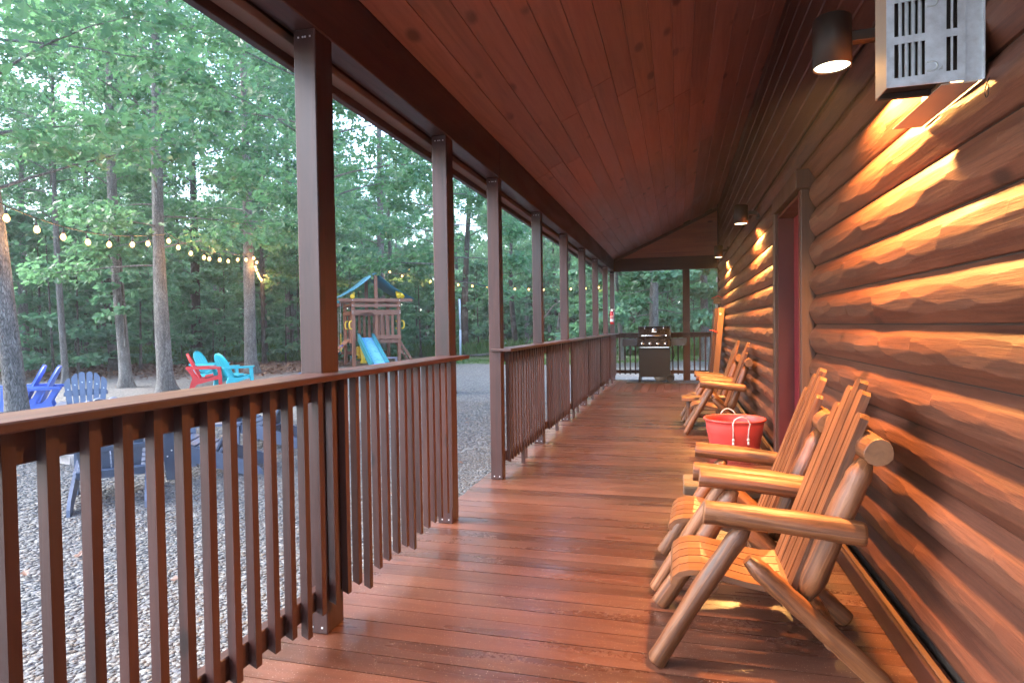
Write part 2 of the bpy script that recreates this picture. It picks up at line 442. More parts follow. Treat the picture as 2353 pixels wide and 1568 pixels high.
# ------------------------------------------------------------------ mesh helpers
class MB:
    def __init__(s):
        s.v, s.f, s.sm, s.mi = [], [], [], []

    def add(s, vs, fs, smooth=False, mi=0):
        o = len(s.v)
        s.v += [tuple(p) for p in vs]
        for f in fs:
            s.f.append(tuple(i + o for i in f))
            s.sm.append(smooth)
            s.mi.append(mi)
        return s

    def box(s, x0, x1, y0, y1, z0, z1, c=0.0, mi=0, rot=None, at=None):
        lo = (min(x0, x1), min(y0, y1), min(z0, z1))
        hi = (max(x0, x1), max(y0, y1), max(z0, z1))
        vs, fs = [], []
        if c <= 0:
            vs = [(hi[0] if i & 1 else lo[0], hi[1] if i & 2 else lo[1], hi[2] if i & 4 else lo[2]) for i in range(8)]
            fs = [(0, 2, 3, 1), (4, 5, 7, 6), (0, 1, 5, 4), (2, 6, 7, 3), (0, 4, 6, 2), (1, 3, 7, 5)]
        else:
            def P(sg, ax):
                return tuple((hi[k] if sg[k] > 0 else lo[k]) - (0 if k == ax else sg[k] * c) for k in range(3))
            cen = Vector([(lo[k] + hi[k]) / 2 for k in range(3)])
            idx = {}
            for sx in (-1, 1):
                for sy in (-1, 1):
                    for sz in (-1, 1):
                        for ax in range(3):
                            idx[(sx, sy, sz, ax)] = len(vs)
                            vs.append(P((sx, sy, sz), ax))
            def put(face):
                a, b, d = (Vector(vs[face[i]]) for i in (0, 1, 2))
                nrm = (b - a).cross(d - a)
                fc = sum((Vector(vs[i]) for i in face), Vector()) / len(face)
                fs.append(face if nrm.dot(fc - cen) > 0 else tuple(reversed(face)))
            for ax in range(3):
                i, j = [k for k in range(3) if k != ax]
                for sg in (-1, 1):
                    fc = []
                    for a, b in ((-1, -1), (1, -1), (1, 1), (-1, 1)):
                        t = [0, 0, 0]
                        t[ax], t[i], t[j] = sg, a, b
                        fc.append(idx[(*t, ax)])
                    put(tuple(fc))
                for a in (-1, 1):
                    for b in (-1, 1):
                        t0, t1 = [0, 0, 0], [0, 0, 0]
                        t0[i] = t1[i] = a
                        t0[j] = t1[j] = b
                        t0[ax], t1[ax] = -1, 1
                        put((idx[(*t0, i)], idx[(*t1, i)], idx[(*t1, j)], idx[(*t0, j)]))
            for sx in (-1, 1):
                for sy in (-1, 1):
                    for sz in (-1, 1):
                        put(tuple(idx[(sx, sy, sz, k)] for k in range(3)))
        if rot is not None:
            vs = [tuple(rot @ Vector(p)) for p in vs]
        if at is not None:
            vs = [(p[0] + at[0], p[1] + at[1], p[2] + at[2]) for p in vs]
        return s.add(vs, fs, False, mi)

    def tube(s, pts, rad, n=8, caps=True, smooth=True, mi=0, jit=0.0):
        pts = [Vector(p) for p in pts]
        if not hasattr(rad, '__len__'):
            rad = [rad] * len(pts)
        vs, fs = [], []
        up = None
        for i, p in enumerate(pts):
            t = (pts[min(i + 1, len(pts) - 1)] - pts[max(i - 1, 0)])
            t = t.normalized() if t.length > 1e-9 else Vector((0, 0, 1))
            if up is None:
                up = Vector((0, 0, 1)) if abs(t.z) < 0.9 else Vector((1, 0, 0))
            a = t.cross(up).normalized()
            b = a.cross(t).normalized()
            up = b
            for k in range(n):
                th = 2 * math.pi * k / n
                r = rad[i] * (1 + (random.uniform(-jit, jit) if jit else 0))
                vs.append(tuple(p + a * (r * math.cos(th)) + b * (r * math.sin(th))))
        for i in range(len(pts) - 1):
            for k in range(n):
                fs.append((i * n + k, i * n + (k + 1) % n, (i + 1) * n + (k + 1) % n, (i + 1) * n + k))
        s.add(vs, fs, smooth, mi)
        if caps:
            o = len(s.v) - len(vs)
            s.f.append(tuple(o + k for k in reversed(range(n))))
            s.f.append(tuple(o + (len(pts) - 1) * n + k for k in range(n)))
            s.sm += [False, False]
            s.mi += [mi, mi]
        return s

    def lathe(s, prof, n=24, at=(0, 0, 0), smooth=True, mi=0, closed=False):
        vs, fs = [], []
        for r, z in prof:
            for k in range(n):
                th = 2 * math.pi * k / n
                vs.append((at[0] + r * math.cos(th), at[1] + r * math.sin(th), at[2] + z))
        m_ = len(prof)
        for i in range(m_ - 1):
            for k in range(n):
                fs.append((i * n + k, i * n + (k + 1) % n, (i + 1) * n + (k + 1) % n, (i + 1) * n + k))
        return s.add(vs, fs, smooth, mi)

    def prism(s, poly, a0, a1, axis='Y', mi=0):
        """poly: 2-D points; extruded from a0 to a1 along axis. axis Y -> poly in (x,z); Z -> (x,y); X -> (y,z)"""
        def P(p, a):
            return {'Y': (p[0], a, p[1]), 'Z': (p[0], p[1], a), 'X': (a, p[0], p[1])}[axis]
        n = len(poly)
        vs = [P(p, a0) for p in poly] + [P(p, a1) for p in poly]
        area = sum(poly[i][0] * poly[(i + 1) % n][1] - poly[(i + 1) % n][0] * poly[i][1] for i in range(n))
        fs = [tuple(range(n)), tuple(reversed(range(n, 2 * n)))] + [(i, n + i, n + (i + 1) % n, (i + 1) % n) for i in range(n)]
        flip = (area > 0) == (axis != 'Y')
        flip = flip if a1 > a0 else not flip
        if flip:
            fs = [tuple(reversed(f)) for f in fs]
        return s.add(vs, fs, False, mi)

    def build(s, name, mats, parent=None):
        me = bpy.data.meshes.new(name)
        me.from_pydata(s.v, [], s.f)
        me.polygons.foreach_set('use_smooth', s.sm)
        me.polygons.foreach_set('material_index', s.mi)
        for mt in (mats if isinstance(mats, (list, tuple)) else [mats]):
            me.materials.append(mt)
        me.update()
        return link(name, me, parent)


def link(name, me, parent=None):
    o = bpy.data.objects.new(name, me)
    COL.objects.link(o)
    if parent is not None:
        o.parent = parent
    return o


def tag(o, label=None, cat=None, group=None, kind=None):
    for k, v in (('label', label), ('category', cat), ('group', group), ('kind', kind)):
        if v:
            o[k] = v
    return o


def empty(name, loc=(0, 0, 0), rz=0.0, label=None, cat=None, group=None, kind=None):
    o = bpy.data.objects.new(name, None)
    o.empty_display_size = 0.1
    COL.objects.link(o)
    o.location = loc
    o.rotation_euler = (0, 0, rz)
    return tag(o, label, cat, group, kind)


def copy_tree(o, parent=None):
    c = o.copy()
    COL.objects.link(c)
    if parent is not None:
        c.parent = parent
    for ch in list(o.children):
        copy_tree(ch, c)
    return c


def from_arrays(name, V, loops, starts, totals, mat, smooth=False):
    me = bpy.data.meshes.new(name)
    me.vertices.add(len(V))
    me.vertices.foreach_set('co', np.ascontiguousarray(V, dtype=np.float32).ravel())
    me.loops.add(len(loops))
    me.loops.foreach_set('vertex_index', np.ascontiguousarray(loops, dtype=np.int32))
    me.polygons.add(len(starts))
    me.polygons.foreach_set('loop_start', np.ascontiguousarray(starts, dtype=np.int32))
    me.polygons.foreach_set('loop_total', np.ascontiguousarray(totals, dtype=np.int32))
    me.polygons.foreach_set('use_smooth', np.full(len(starts), smooth))
    me.materials.append(mat)
    me.update(calc_edges=True)
    me.validate()
    return me

# ================================================================== SETTING: GROUND
def ground():
    xs = np.concatenate([np.linspace(-200, -60, 9), np.linspace(-50, 20, 36), np.linspace(40, 200, 8)])
    ys = np.concatenate([np.linspace(-120, -20, 8), np.linspace(-10, 60, 36), np.linspace(90, 260, 8)])
    V = []
    for y in ys:
        for x in xs:
            far = max(0.0, math.hypot(x, y) - 12)
            z = GZ + min(1.0, far / 30) * 0.10 * (math.sin(x * 0.31) * math.cos(y * 0.27) + 0.5 * math.sin(x * 0.83 + y * 0.6))
            if x > -2.5 and y < 16:
                z = GZ
            V.append((x, y, z))
    n = len(xs)
    F = [(j * n + i, j * n + i + 1, (j + 1) * n + i + 1, (j + 1) * n + i) for j in range(len(ys) - 1) for i in range(n - 1)]
    b = MB()
    b.add(V, F, True)
    tag(b.build('ground', M['ground']), kind='structure')


ground()


def pebbles():
    # loose stones of the gravel yard, densest beside the deck
    pts = []
    def area(x0, x1, y0, y1, dens, smin, smax):
        n = int((x1 - x0) * (y1 - y0) * dens)
        p = rng.uniform((x0, y0), (x1, y1), (n, 2))
        s = rng.uniform(smin, smax, n)
        pts.append(np.column_stack([p, s]))
    area(-3.4, -1.46, 0.7, 7.0, 2300, 0.0065, 0.0145)
    area(-4.8, -3.4, 1.2, 7.0, 1700, 0.0075, 0.016)
    area(-7.5, -4.8, 2.2, 9.0, 1000, 0.008, 0.018)
    area(-5.0, -1.46, 7.0, 12.0, 800, 0.009, 0.019)
    P = np.concatenate(pts)
    ico = np.array([(x_, y_, z_) for z_ in (-1, 1) for y_ in (-1, 1) for x_ in (-1, 1)]) / math.sqrt(3.0) * 1.1
    ft = np.array([(0, 2, 3, 1), (4, 5, 7, 6), (0, 1, 5, 4), (2, 6, 7, 3), (0, 4, 6, 2), (1, 3, 7, 5)])
    n = len(P)
    sc = P[:, 2:3] * rng.uniform(0.6, 1.45, (n, 3)) * np.array([[1.3, 1.3, 0.3]])
    th = rng.uniform(0, 2 * math.pi, n)
    V = ico[None] * sc[:, None, :]
    V = V * rng.uniform(0.80, 1.18, (n, 8, 1))
    c, s_ = np.cos(th)[:, None], np.sin(th)[:, None]
    X = V[:, :, 0] * c - V[:, :, 1] * s_
    Y = V[:, :, 0] * s_ + V[:, :, 1] * c
    Z = V[:, :, 2] + rng.uniform(0.0, 0.003, (n, 1))
    V = np.stack([X + P[:, 0:1], Y + P[:, 1:2], Z + GZ], 2).reshape(-1, 3)
    L = (ft[None] + (np.arange(n) * 8)[:, None, None]).reshape(-1)
    nf = n * 6
    me = from_arrays('gravel_stones', V, L, np.arange(nf) * 4, np.full(nf, 4), M['pebble'], True)
    tag(link('gravel', me), kind='stuff')


pebbles()

# ================================================================== PORCH
YE = 13.85          # far end of the deck
# deck
deck = empty('deck', kind='structure')
y = -1.6
k = 0
plank_cache = {}
while y < 11.27:
    b = MB().box(-1.51, 0.79, -0.0570, 0.0570, -0.032, 0.0)
    if 'p' not in plank_cache:
        plank_cache['p'] = b.build('plank', M['deck'], deck)
        o = plank_cache['p']
    else:
        o = plank_cache['p'].copy()
        COL.objects.link(o)
        o.parent = deck
    o.location = (random.uniform(-0.006, 0.006), y + 0.059, random.uniform(-0.0007, 0.0007))
    y += 0.118
    k += 1
x = -1.51
first = None
while x < 2.9:
    if first is None:
        o = first = MB().box(-0.0665, 0.0665, 11.285, YE + 0.02, -0.032, 0.0).build('plank', M['decky'], deck)
    else:
        o = first.copy()
        COL.objects.link(o)
        o.parent = deck
    o.location = (x + 0.07, random.uniform(-0.005, 0.005), random.uniform(-0.001, 0.001))
    x += 0.1385
MB().box(-1.49, -1.455, -1.6, YE - 0.02, -0.26, -0.036).build('rim_joist', M['stainY'], deck)
MB().box(-1.45, 2.8, YE - 0.06, YE - 0.02, -0.26, -0.036).build('rim_joist', M['stainX'], deck)
for jx in np.arange(-1.3, 0.8, 0.41):
    MB().box(jx, jx + 0.04, -1.6, YE - 0.07, -0.26, -0.036).build('floor_joist', M['stainY'], deck)
pass
MB().box(-1.45, 0.75, -1.6, YE - 0.1, -0.0355, -0.0335).build('gap_shade_sheet', M['dark'], deck)  # dark sheet added below the planks so the gaps read as shade

# posts
PX0, PX1 = -1.437, -1.342
BEAM_Z0, BEAM_Z1 = 2.365, 2.64
POSTS = [(0.62, 'stained square porch post just out of sight beside the nearest rail', 0),
         (2.15, 'thick stained porch post standing within the first rail, nearest the camera', 1),
         (3.555, 'stained porch post at the end of the first rail, near side of the step opening', 1),
         (4.68, 'stained porch post on the far side of the step opening, where the second rail starts', 1),
         (6.22, 'dark grained porch post, first one within the second rail after the step opening', 1),
         (7.76, 'second porch post within the long rail past the step opening', 1),
         (9.30, 'third porch post within the long rail past the step opening', 1),
         (10.84, 'fourth porch post within the long rail past the step opening', 1),
         (12.38, 'last dark porch post of the long rail, just before the corner post', 1),
         (13.75, 'corner porch post carrying the red fire extinguisher', 1)]
post_first = None
for (py, lab, vis) in POSTS:
    if not vis:
        continue
    b = MB()
    h = BEAM_Z0 - 0.002
    b.box(PX0, PX1, 0, {2.15: 0.124, 3.555: 0.112}.get(py, 0.093), 0.0, h, 0.004)
    o = b.build('porch_post', M['stainZ'])
    o.location = (0, py, 0)
    tag(o, lab, 'post', 'square timber posts holding up the porch roof')
    sc = MB()
    for sx in (0.25, 0.45, 0.56, 0.78):
        sc.box(PX0 + 0.095 * sx - 0.003, PX0 + 0.095 * sx + 0.003, -0.003, 0.0005, h - 0.035, h - 0.029)
    for sx in (0.3, 0.75):
        sc.box(PX0 + 0.095 * sx - 0.0035, PX0 + 0.095 * sx + 0.0035, -0.003, 0.0005, 0.022, 0.029)
    tag(sc.build('screw_heads', M['screw'], o), kind='stuff')
o = MB().box(0.10, 0.245, YE - 0.1, YE - 0.005, 0.0, BEAM_Z0 - 0.002, 0.004).build('porch_post', M['stainZ'])
tag(o, 'reddish porch post of the end rail, behind the right shelf of the grill', 'post', 'square timber posts holding up the porch roof')

# beams
bm_ = empty('porch_beam', label='long dark stained beam running along the top of the porch posts', cat='beam')
for y0, y1 in ((-1.6, 4.73), (4.733, 9.34), (9.343, YE - 0.102)):
    MB().box(PX0, PX1, y0, y1, BEAM_Z0, BEAM_Z1, 0.004).build('beam_length', M['stainY'], bm_)
MB().box(PX0 - 0.035, PX0 - 0.003, -1.6, YE + 0.1, 2.375, 2.62, 0.003).build('fascia_board', M['stainY'], bm_)
MB().box(PX0 - 0.11, PX0 - 0.038, -1.6, YE + 0.1, 2.335, 2.37, 0.003).build('soffit_strip', M['soffit'], bm_)
MB().box(PX0 - 0.15, PX0 - 0.113, -1.6, YE + 0.15, 2.30, 2.52, 0.003).build('fascia_board', M['stainY'], bm_)
o = MB().box(PX0, 2.9, YE - 0.1, YE - 0.005, BEAM_Z0, BEAM_Z1, 0.004).build('porch_beam', M['stainX'])
tag(o, 'reddish cross beam over the far end rail, below the gable boards', 'beam')

# ceiling
CX0, CZ0, CX1, CZ1 = PX1 + 0.002, 2.635, 0.86, 3.655
SL = math.atan2(CZ1 - CZ0, CX1 - CX0)
LEN = math.hypot(CZ1 - CZ0, CX1 - CX0)
ceil = empty('ceiling', kind='structure')
W_ = 0.1615
nrow = int(math.ceil(LEN / W_))
for r in range(nrow):
    s0 = r * W_
    yy = -1.6 - random.uniform(0, 2.0)
    while yy < YE - 0.1:
        ln = random.choice([3.6, 4.2, 4.8])
        y1 = min(yy + ln, YE - 0.03)
        if y1 - yy < 0.4:
            break
        b = MB().box(0.001, min(W_, LEN - s0) - 0.001, 0, y1 - yy - 0.002, 0.0, 0.018, 0.003)
        o = b.build('board', M['ceil'], ceil)
        o.location = (CX0 + s0 * math.cos(SL), yy, CZ0 + s0 * math.sin(SL))
        o.rotation_euler = (0, -SL, 0)
        yy = y1
# closed deck above the boards (roof)
rf = empty('roof', kind='structure')
b = MB()
b.prism([(CX0 - 0.35, CZ0 - 0.10), (CX1 + 0.6, CZ1 + 0.32), (CX1 + 0.6, CZ1 + 0.42), (CX0 - 0.35, CZ0 + 0.06)], -2.2, YE + 0.25, 'Y')
b.build('shingles', M['roofm'], rf)
MB().prism([(PX0 - 0.11, 2.53), (PX0 - 0.036, 2.53), (PX0 - 0.036, 2.58), (PX0 - 0.11, 2.545)], -1.6, YE + 0.1, 'Y').build('eave_blocking', M['soffit'], rf)
MB().box(CX1 + 0.02, 2.9, -2.2, YE + 0.25, CZ1 + 0.02, CZ1 + 0.06).build('roof_deck', M['roofm'], rf)

# gable end
gb = empty('gable_wall', label='triangle of horizontal pine boards closing the far end of the porch ceiling', cat='gable')
z = BEAM_Z1 + 0.002
while z < CZ1 + 0.1:
    z1 = z + 0.098
    xa = CX0 + (z1 - CZ0) / math.tan(SL)
    xa2 = CX0 + max(0.0, (z - CZ0)) / math.tan(SL)
    if xa < 2.9:
        MB().prism([(xa2, z + 0.002), (2.9, z + 0.002), (2.9, z1 - 0.002), (xa, z1 - 0.002)], YE - 0.075, YE - 0.055, 'Y').build('gable_board', M['ceilx'], gb)
    z = z1
MB().box(0, LEN, YE - 0.12, YE - 0.08, -0.06, 0.0, 0.003, rot=Matrix.Rotation(-SL, 3, 'Y'), at=(CX0, 0, CZ0)).build('gable_trim', M['casing'], gb)
MB().box(CX0, 2.9, YE - 0.045, YE - 0.01, BEAM_Z1, CZ1 + 0.3).build('backing_panel', M['dark'], gb)

# railings
CAP_Z0, CAP_Z1 = 1.007, 1.030
BAL0 = 0.0945
bal_mesh = {}
def baluster(parent, y, zb=0.12):
    key = round(zb, 2)
    if key not in bal_mesh:
        b = MB()
        x0, x1 = -0.0145, 0.0145
        # square bar with a slanted lower end
        b.add([(x0, 0, zb + 0.014), (x1, 0, zb), (x1, 0.029, zb), (x0, 0.029, zb + 0.014), (x0, 0, 1.005), (x1, 0, 1.005), (x1, 0.029, 1.005), (x0, 0.029, 1.005)],
              [(0, 3, 2, 1), (4, 5, 6, 7), (0, 1, 5, 4), (1, 2, 6, 5), (2, 3, 7, 6), (3, 0, 4, 7)])
        o = b.build('baluster', M['stainZ'], parent)
        bal_mesh[key] = o.data
    else:
        o = link('baluster', bal_mesh[key], parent)
    o.location = (-1.3250 + random.uniform(-0.002, 0.002), y + random.uniform(-0.003, 0.003), random.uniform(-0.006, 0.0))
    o.rotation_euler = (0, random.uniform(-0.003, 0.003), random.uniform(-0.02, 0.02))


def rail_run(y0, y1, posts, label, cap0, cap1):
    r = empty('railing', label=label, cat='railing')
    yy = cap0
    joints = [p for p in posts if cap0 + 1 < p < cap1 - 1]
    ends = joints[::2] + [cap1] if len(joints) > 3 else [cap1]
    for e in ends:
        MB().box(-1.418, -1.250, yy, e - 0.003, CAP_Z0, CAP_Z1, 0.004).build('rail_cap', M['stainY'], r)
        yy = e
    segs = []
    a = y0
    for p in posts:
        if p > a + 0.1 and p < y1:
            segs.append((a, p - 0.001))
        if p + 0.094 > a:
            a = max(a, p + 0.126)
    if y1 > a + 0.1:
        segs.append((a, y1))
    for a, e in segs:
        MB().box(-1.378, -1.340, a, e, 0.925, 1.0055, 0.003).build('top_rail', M['stainY'], r)
        MB().box(-1.378, -1.340, a, e, 0.128, 0.205, 0.003).build('bottom_rail', M['stainY'], r)
        MB().box(-1.374, -1.344, (a + e) / 2 - 0.02, (a + e) / 2 + 0.02, 0.0, 0.127).build('rail_foot', M['stainZ'], r)
    return r


nr = rail_run(0.0, 3.555, [0.62, 2.15, 3.555], 'near porch railing with square balusters, from the left edge to the step opening', -0.6, 3.66)
for i in range(-7, 30):
    yb = 0.932 + i * BAL0
    if yb < 3.56:
        baluster(nr, yb, 0.07 if i in (11, 16, 21) else 0.12)
lr = rail_run(4.77, 13.74, [4.68, 6.22, 7.76, 9.30, 10.84, 12.38, 13.75], 'long porch railing from the step opening to the far corner post', 4.66, 13.66)
yb = 4.80
while yb < 13.70:
    pin = any(p - 0.045 < yb < p + 0.1 for p in (6.22, 7.76, 9.30, 10.84, 12.38))
    if not pin:
        baluster(lr, yb, 0.0 if random.random() < 0.05 else 0.12)
    yb += BAL0
er = empty('railing', label='short end railing behind the grill at the far side of the deck', cat='railing')
MB().box(-1.246, 0.90, YE - 0.19, YE - 0.02, CAP_Z0, CAP_Z1, 0.004).build('rail_cap', M['stainX'], er)
for xa, xb in ((PX1 + 0.004, 0.098), (0.247, 0.90)):
    MB().box(xa, xb, YE - 0.065, YE - 0.027, 0.925, 1.0055, 0.003).build('top_rail', M['stainX'], er)
    MB().box(xa, xb, YE - 0.065, YE - 0.027, 0.150, 0.222, 0.003).build('bottom_rail', M['stainX'], er)
ebm = None
xb = PX1 + 0.09
while xb < 0.88:
    if not 0.06 < xb < 0.25:
        if ebm is None:
            o = MB().box(0, 0.031, -0.098, -0.066, 0.13, 1.0055, 0.002).build('baluster', M['stainZ'], er)
            ebm = o.data
        else:
            o = link('baluster', ebm, er)
        o.location = (xb, YE, 0)
    xb += 0.112

# ------------------------------------------------------------------ cabin wall
XG = 0.835           # groove plane of the log siding
PITCH_ = 0.1805
DOOR_Y0, DOOR_Y1, DOOR_Z = 4.255, 5.262, 2.135
WALL_END = 13.36
wall = empty('cabin_wall', label='long cabin wall of hewn brown half-log siding with boards above', cat='wall')


def hewn_log(y0, y1, zc, hz, seed):
    """one half log: round bulge with rows of scooped flat axe cuts"""
    rg = np.random.default_rng(seed)
    near = 0.016
    ys = []
    yy = y0
    while yy < y1:
        ys.append(yy)
        d = max(1.0, abs(yy - 1.0) / 3.2)
        yy += near * d
    ys.append(y1)
    ys = np.array(ys)
    NT = 40
    th = np.linspace(-math.pi / 2, math.pi / 2, NT)      # 0 = outward, + = up
    T, Yg = np.meshgrid(th, ys)
    ex, ez = 0.088, hz
    rr = (ex * ez) / np.sqrt((ez * np.cos(T)) ** 2 + (ex * np.sin(T)) ** 2)
    fac = np.zeros_like(rr)
    rr = np.minimum(rr, 0.0725 / np.maximum(np.cos(T - R(50)), 0.1))
    rr = np.minimum(rr, 0.0760 / np.maximum(np.cos(T + R(44)), 0.1))
    for phi, d0, sp, kq, tl in ((28, 0.0738, 0.28, 0.20, 0.02), (6, 0.0782, 0.42, 0.22, 0.02), (-15, 0.0758, 0.36, 0.19, 0.03), (-30, 0.0742, 0.44, 0.14, 0.03)):
        c = y0 + rg.uniform(-0.2, 0.1)
        while c < y1 + 0.2:
            ph = R(phi + rg.uniform(-6, 6))
            d = d0 + rg.uniform(-0.0022, 0.0030)
            dc = np.cos(T - ph)
            plane = (d + kq * (Yg - c) ** 2 + rg.uniform(-tl, tl) * (Yg - c)) / np.maximum(dc, 0.15)
            hit = (np.abs(Yg - c) < sp * 0.62) & (plane < rr)
            rr = np.where(hit, plane, rr)
            fac = np.where(hit, rg.uniform(0.2, 1.0) if phi < 0 else rg.uniform(0.0, 0.45), fac)
            c += sp * rg.uniform(0.7, 1.5)
    rr = rr + rg.normal(0, 0.00012, rr.shape)
    X = XG + 0.004 - rr * np.cos(T) * 0.62
    Z = zc + rr * np.sin(T)
    Z = np.clip(Z, zc - hz, zc + hz)
    # bevel the ends
    e = np.minimum(Yg - y0, y1 - Yg)
    X = np.where(e < 0.02, X + (0.02 - e) * 0.9, X)
    V = np.stack([X, Yg, Z], 2)
    nY = len(ys)
    idx = np.arange(nY * NT).reshape(nY, NT)
    q = np.stack([idx[:-1, :-1], idx[:-1, 1:], idx[1:, 1:], idx[1:, :-1]], 2).reshape(-1, 4)
    endc = [idx[0, ::-1], idx[-1, :]]
    loops = np.concatenate([q.ravel(), endc[0], endc[1]])
    nq = len(q)
    starts = np.concatenate([np.arange(nq) * 4, [nq * 4, nq * 4 + NT]])
    tot = np.concatenate([np.full(nq, 4), [NT, NT]])
    me = from_arrays('log', V.reshape(-1, 3), loops, starts, tot, M['log'], False)
    fa = fac.reshape(nY, NT)
    fq = np.concatenate([fa[:-1, :-1].ravel(), [0.0, 0.0]]).astype(np.float32)
    at_ = me.attributes.new('cut', 'FLOAT', 'FACE')
    if len(fq) == len(at_.data):
        at_.data.foreach_set('value', fq)
    return link('log', me, wall)


zb = 0.105
i = 0
while zb < 2.30:
    zc = zb + PITCH_ / 2
    hz = PITCH_ / 2 - 0.002
    if zb + PITCH_ < DOOR_Z + 0.03:
        hewn_log(-1.0, DOOR_Y0 - 0.004, zc, hz, 100 + i)
        hewn_log(DOOR_Y1 + 0.004, WALL_END, zc, hz, 200 + i)
    else:
        hewn_log(-1.0, WALL_END, zc, hz, 300 + i)
    i += 1
    zb += PITCH_
LOG_TOP = zb
# upper siding boards
z = LOG_TOP + 0.004
while z < CZ1 + 0.05:
    MB().box(XG - 0.026, XG - 0.004, -1.0, WALL_END, z + 0.003, z + PITCH_ - 0.006, 0.007).build('siding_board', M['siding'], wall)
    z += PITCH_
MB().box(XG - 0.075, XG - 0.022, -1.0, DOOR_Y0 - 0.003, 0.002, 0.088, 0.003).build('base_board', M['stainY'], wall)
MB().box(XG - 0.075, XG - 0.022, DOOR_Y1 + 0.003, WALL_END, 0.002, 0.088, 0.003).build('base_board', M['stainY'], wall)
MB().box(XG - 0.062, XG - 0.040, -1.0, DOOR_Y0 - 0.003, 0.089, 0.098, 0.003).build('base_trim', M['trim'], wall)
MB().box(XG - 0.062, XG - 0.040, DOOR_Y1 + 0.003, WALL_END, 0.089, 0.098, 0.003).build('base_trim', M['trim'], wall)
b = MB()
b.box(XG + 0.002, XG + 0.25, -1.0, DOOR_Y0 + 0.09, -0.2, CZ1 + 0.1)
b.box(XG + 0.002, XG + 0.25, DOOR_Y1 - 0.09, WALL_END - 0.002, -0.2, CZ1 + 0.1)
b.box(XG + 0.002, XG + 0.25, DOOR_Y0 + 0.09, DOOR_Y1 - 0.09, DOOR_Z - 0.02, CZ1 + 0.1)
b.box(XG + 0.26, 2.9, WALL_END - 0.15, WALL_END - 0.004, -0.2, CZ1 + 0.1)
b.build('wall_core', M['dark'], wall)
MB().box(XG - 0.05, XG + 0.09, WALL_END + 0.002, WALL_END + 0.045, 0.002, CZ1 + 0.02, 0.004).build('corner_board', M['casing'], wall)

# door
dr = empty('door')
dr.parent = wall
MB().box(XG - 0.115, XG - 0.005, DOOR_Y1 - 0.095, DOOR_Y1, 0.002, DOOR_Z - 0.1, 0.004).build('door_casing', M['casing'], dr)
MB().box(XG - 0.085, XG - 0.005, DOOR_Y0, DOOR_Y0 + 0.05, 0.002, DOOR_Z - 0.1, 0.004).build('door_casing', M['casing'], dr)
MB().box(XG - 0.118, XG - 0.004, DOOR_Y0 - 0.02, DOOR_Y1 + 0.02, DOOR_Z - 0.098, DOOR_Z + 0.02, 0.004).build('door_casing', M['casing'], dr)
MB().box(XG - 0.09, XG + 0.16, DOOR_Y1 - 0.115, DOOR_Y1 - 0.097, 0.03, DOOR_Z - 0.1).build('door_jamb', M['redjamb'], dr)
MB().box(XG - 0.09, XG + 0.16, DOOR_Y0 + 0.052, DOOR_Y0 + 0.07, 0.03, DOOR_Z - 0.1).build('door_jamb', M['redjamb'], dr)
MB().box(XG - 0.09, XG + 0.16, DOOR_Y0 + 0.072, DOOR_Y1 - 0.117, DOOR_Z - 0.14, DOOR_Z - 0.12).build('door_jamb', M['redjamb'], dr)
ds = MB().box(XG + 0.02, XG + 0.06, DOOR_Y0 + 0.074, DOOR_Y1 - 0.119, 0.04, DOOR_Z - 0.142, 0.003)
for (a, c, z0, z1) in ((0.16, 0.40, 0.25, 0.85), (0.48, 0.72, 0.25, 0.85), (0.16, 0.40, 1.0, 1.85), (0.48, 0.72, 1.0, 1.85)):
    ds.box(XG + 0.008, XG + 0.019, DOOR_Y0 + a, DOOR_Y0 + c, z0, z1, 0.005)
ds.build('door_leaf', M['reddoor'], dr)
MB().box(XG - 0.10, XG + 0.16, DOOR_Y0 + 0.052, DOOR_Y1 - 0.097, 0.002, 0.028, 0.003).build('threshold', M['steel'], dr)
hb = MB()
hb.tube([(XG + 0.018, DOOR_Y0 + 0.14, 0.98), (XG - 0.03, DOOR_Y0 + 0.14, 0.98)], 0.012, 10)
hb.lathe([(0.0, -0.03), (0.022, -0.025), (0.028, 0.0), (0.022, 0.025), (0.0, 0.03)], 12, at=(XG - 0.045, DOOR_Y0 + 0.14, 0.98))
hb.build('door_handle', M['chrome'], dr)

# ------------------------------------------------------------------ wall lamps
LAMPS = [(0.585, 2.68, 2.185, 'nearest black cylinder wall lamp glowing beside the metal vent box', 80.0),
         (0.635, 6.85, 2.225, 'black cylinder wall lamp glowing on the boards past the door', 80.0),
         (0.655, 10.85, 2.295, 'farthest black cylinder wall lamp, near the cabin corner', 80.0)]
for lx, ly, lz, lab, pw in LAMPS:
    L = empty('wall_lamp', (lx, ly, lz), 0, lab, 'lamp', 'downlights along the cabin wall')
    rr = 0.069
    MB().lathe([(0.0, 0.19), (rr - 0.008, 0.19), (rr, 0.183), (rr, 0.0), (rr - 0.004, 0.0), (rr - 0.004, 0.030), (0.0, 0.031)], 36).build('lamp_shade', M['lamp'], L)
    MB().lathe([(0.0, 0.0), (rr - 0.006, 0.0)], 36, at=(0, 0, 0.006)).build('lamp_lens', M['lampdisc'], L)
    ab = MB().box(rr - 0.004, XG - 0.03 - lx, -0.022, 0.022, 0.085, 0.125, 0.003)
    ab.build('lamp_arm', M['lamp'], L)
    MB().box(XG - 0.045 - lx, XG - 0.026 - lx, -0.055, 0.055, 0.045, 0.165, 0.003).build('wall_plate', M['lamp'], L)
    sp = bpy.data.lights.new('lamp_light', 'SPOT')
    sp.energy = pw
    sp.color = (1.0, 0.47, 0.13)
    sp.spot_size = R(152)
    sp.spot_blend = 0.55
    sp.shadow_soft_size = 0.06
    so = bpy.data.objects.new('lamp_light', sp)
    COL.objects.link(so)
    so.parent = L
    so.location = (0, 0, -0.012)


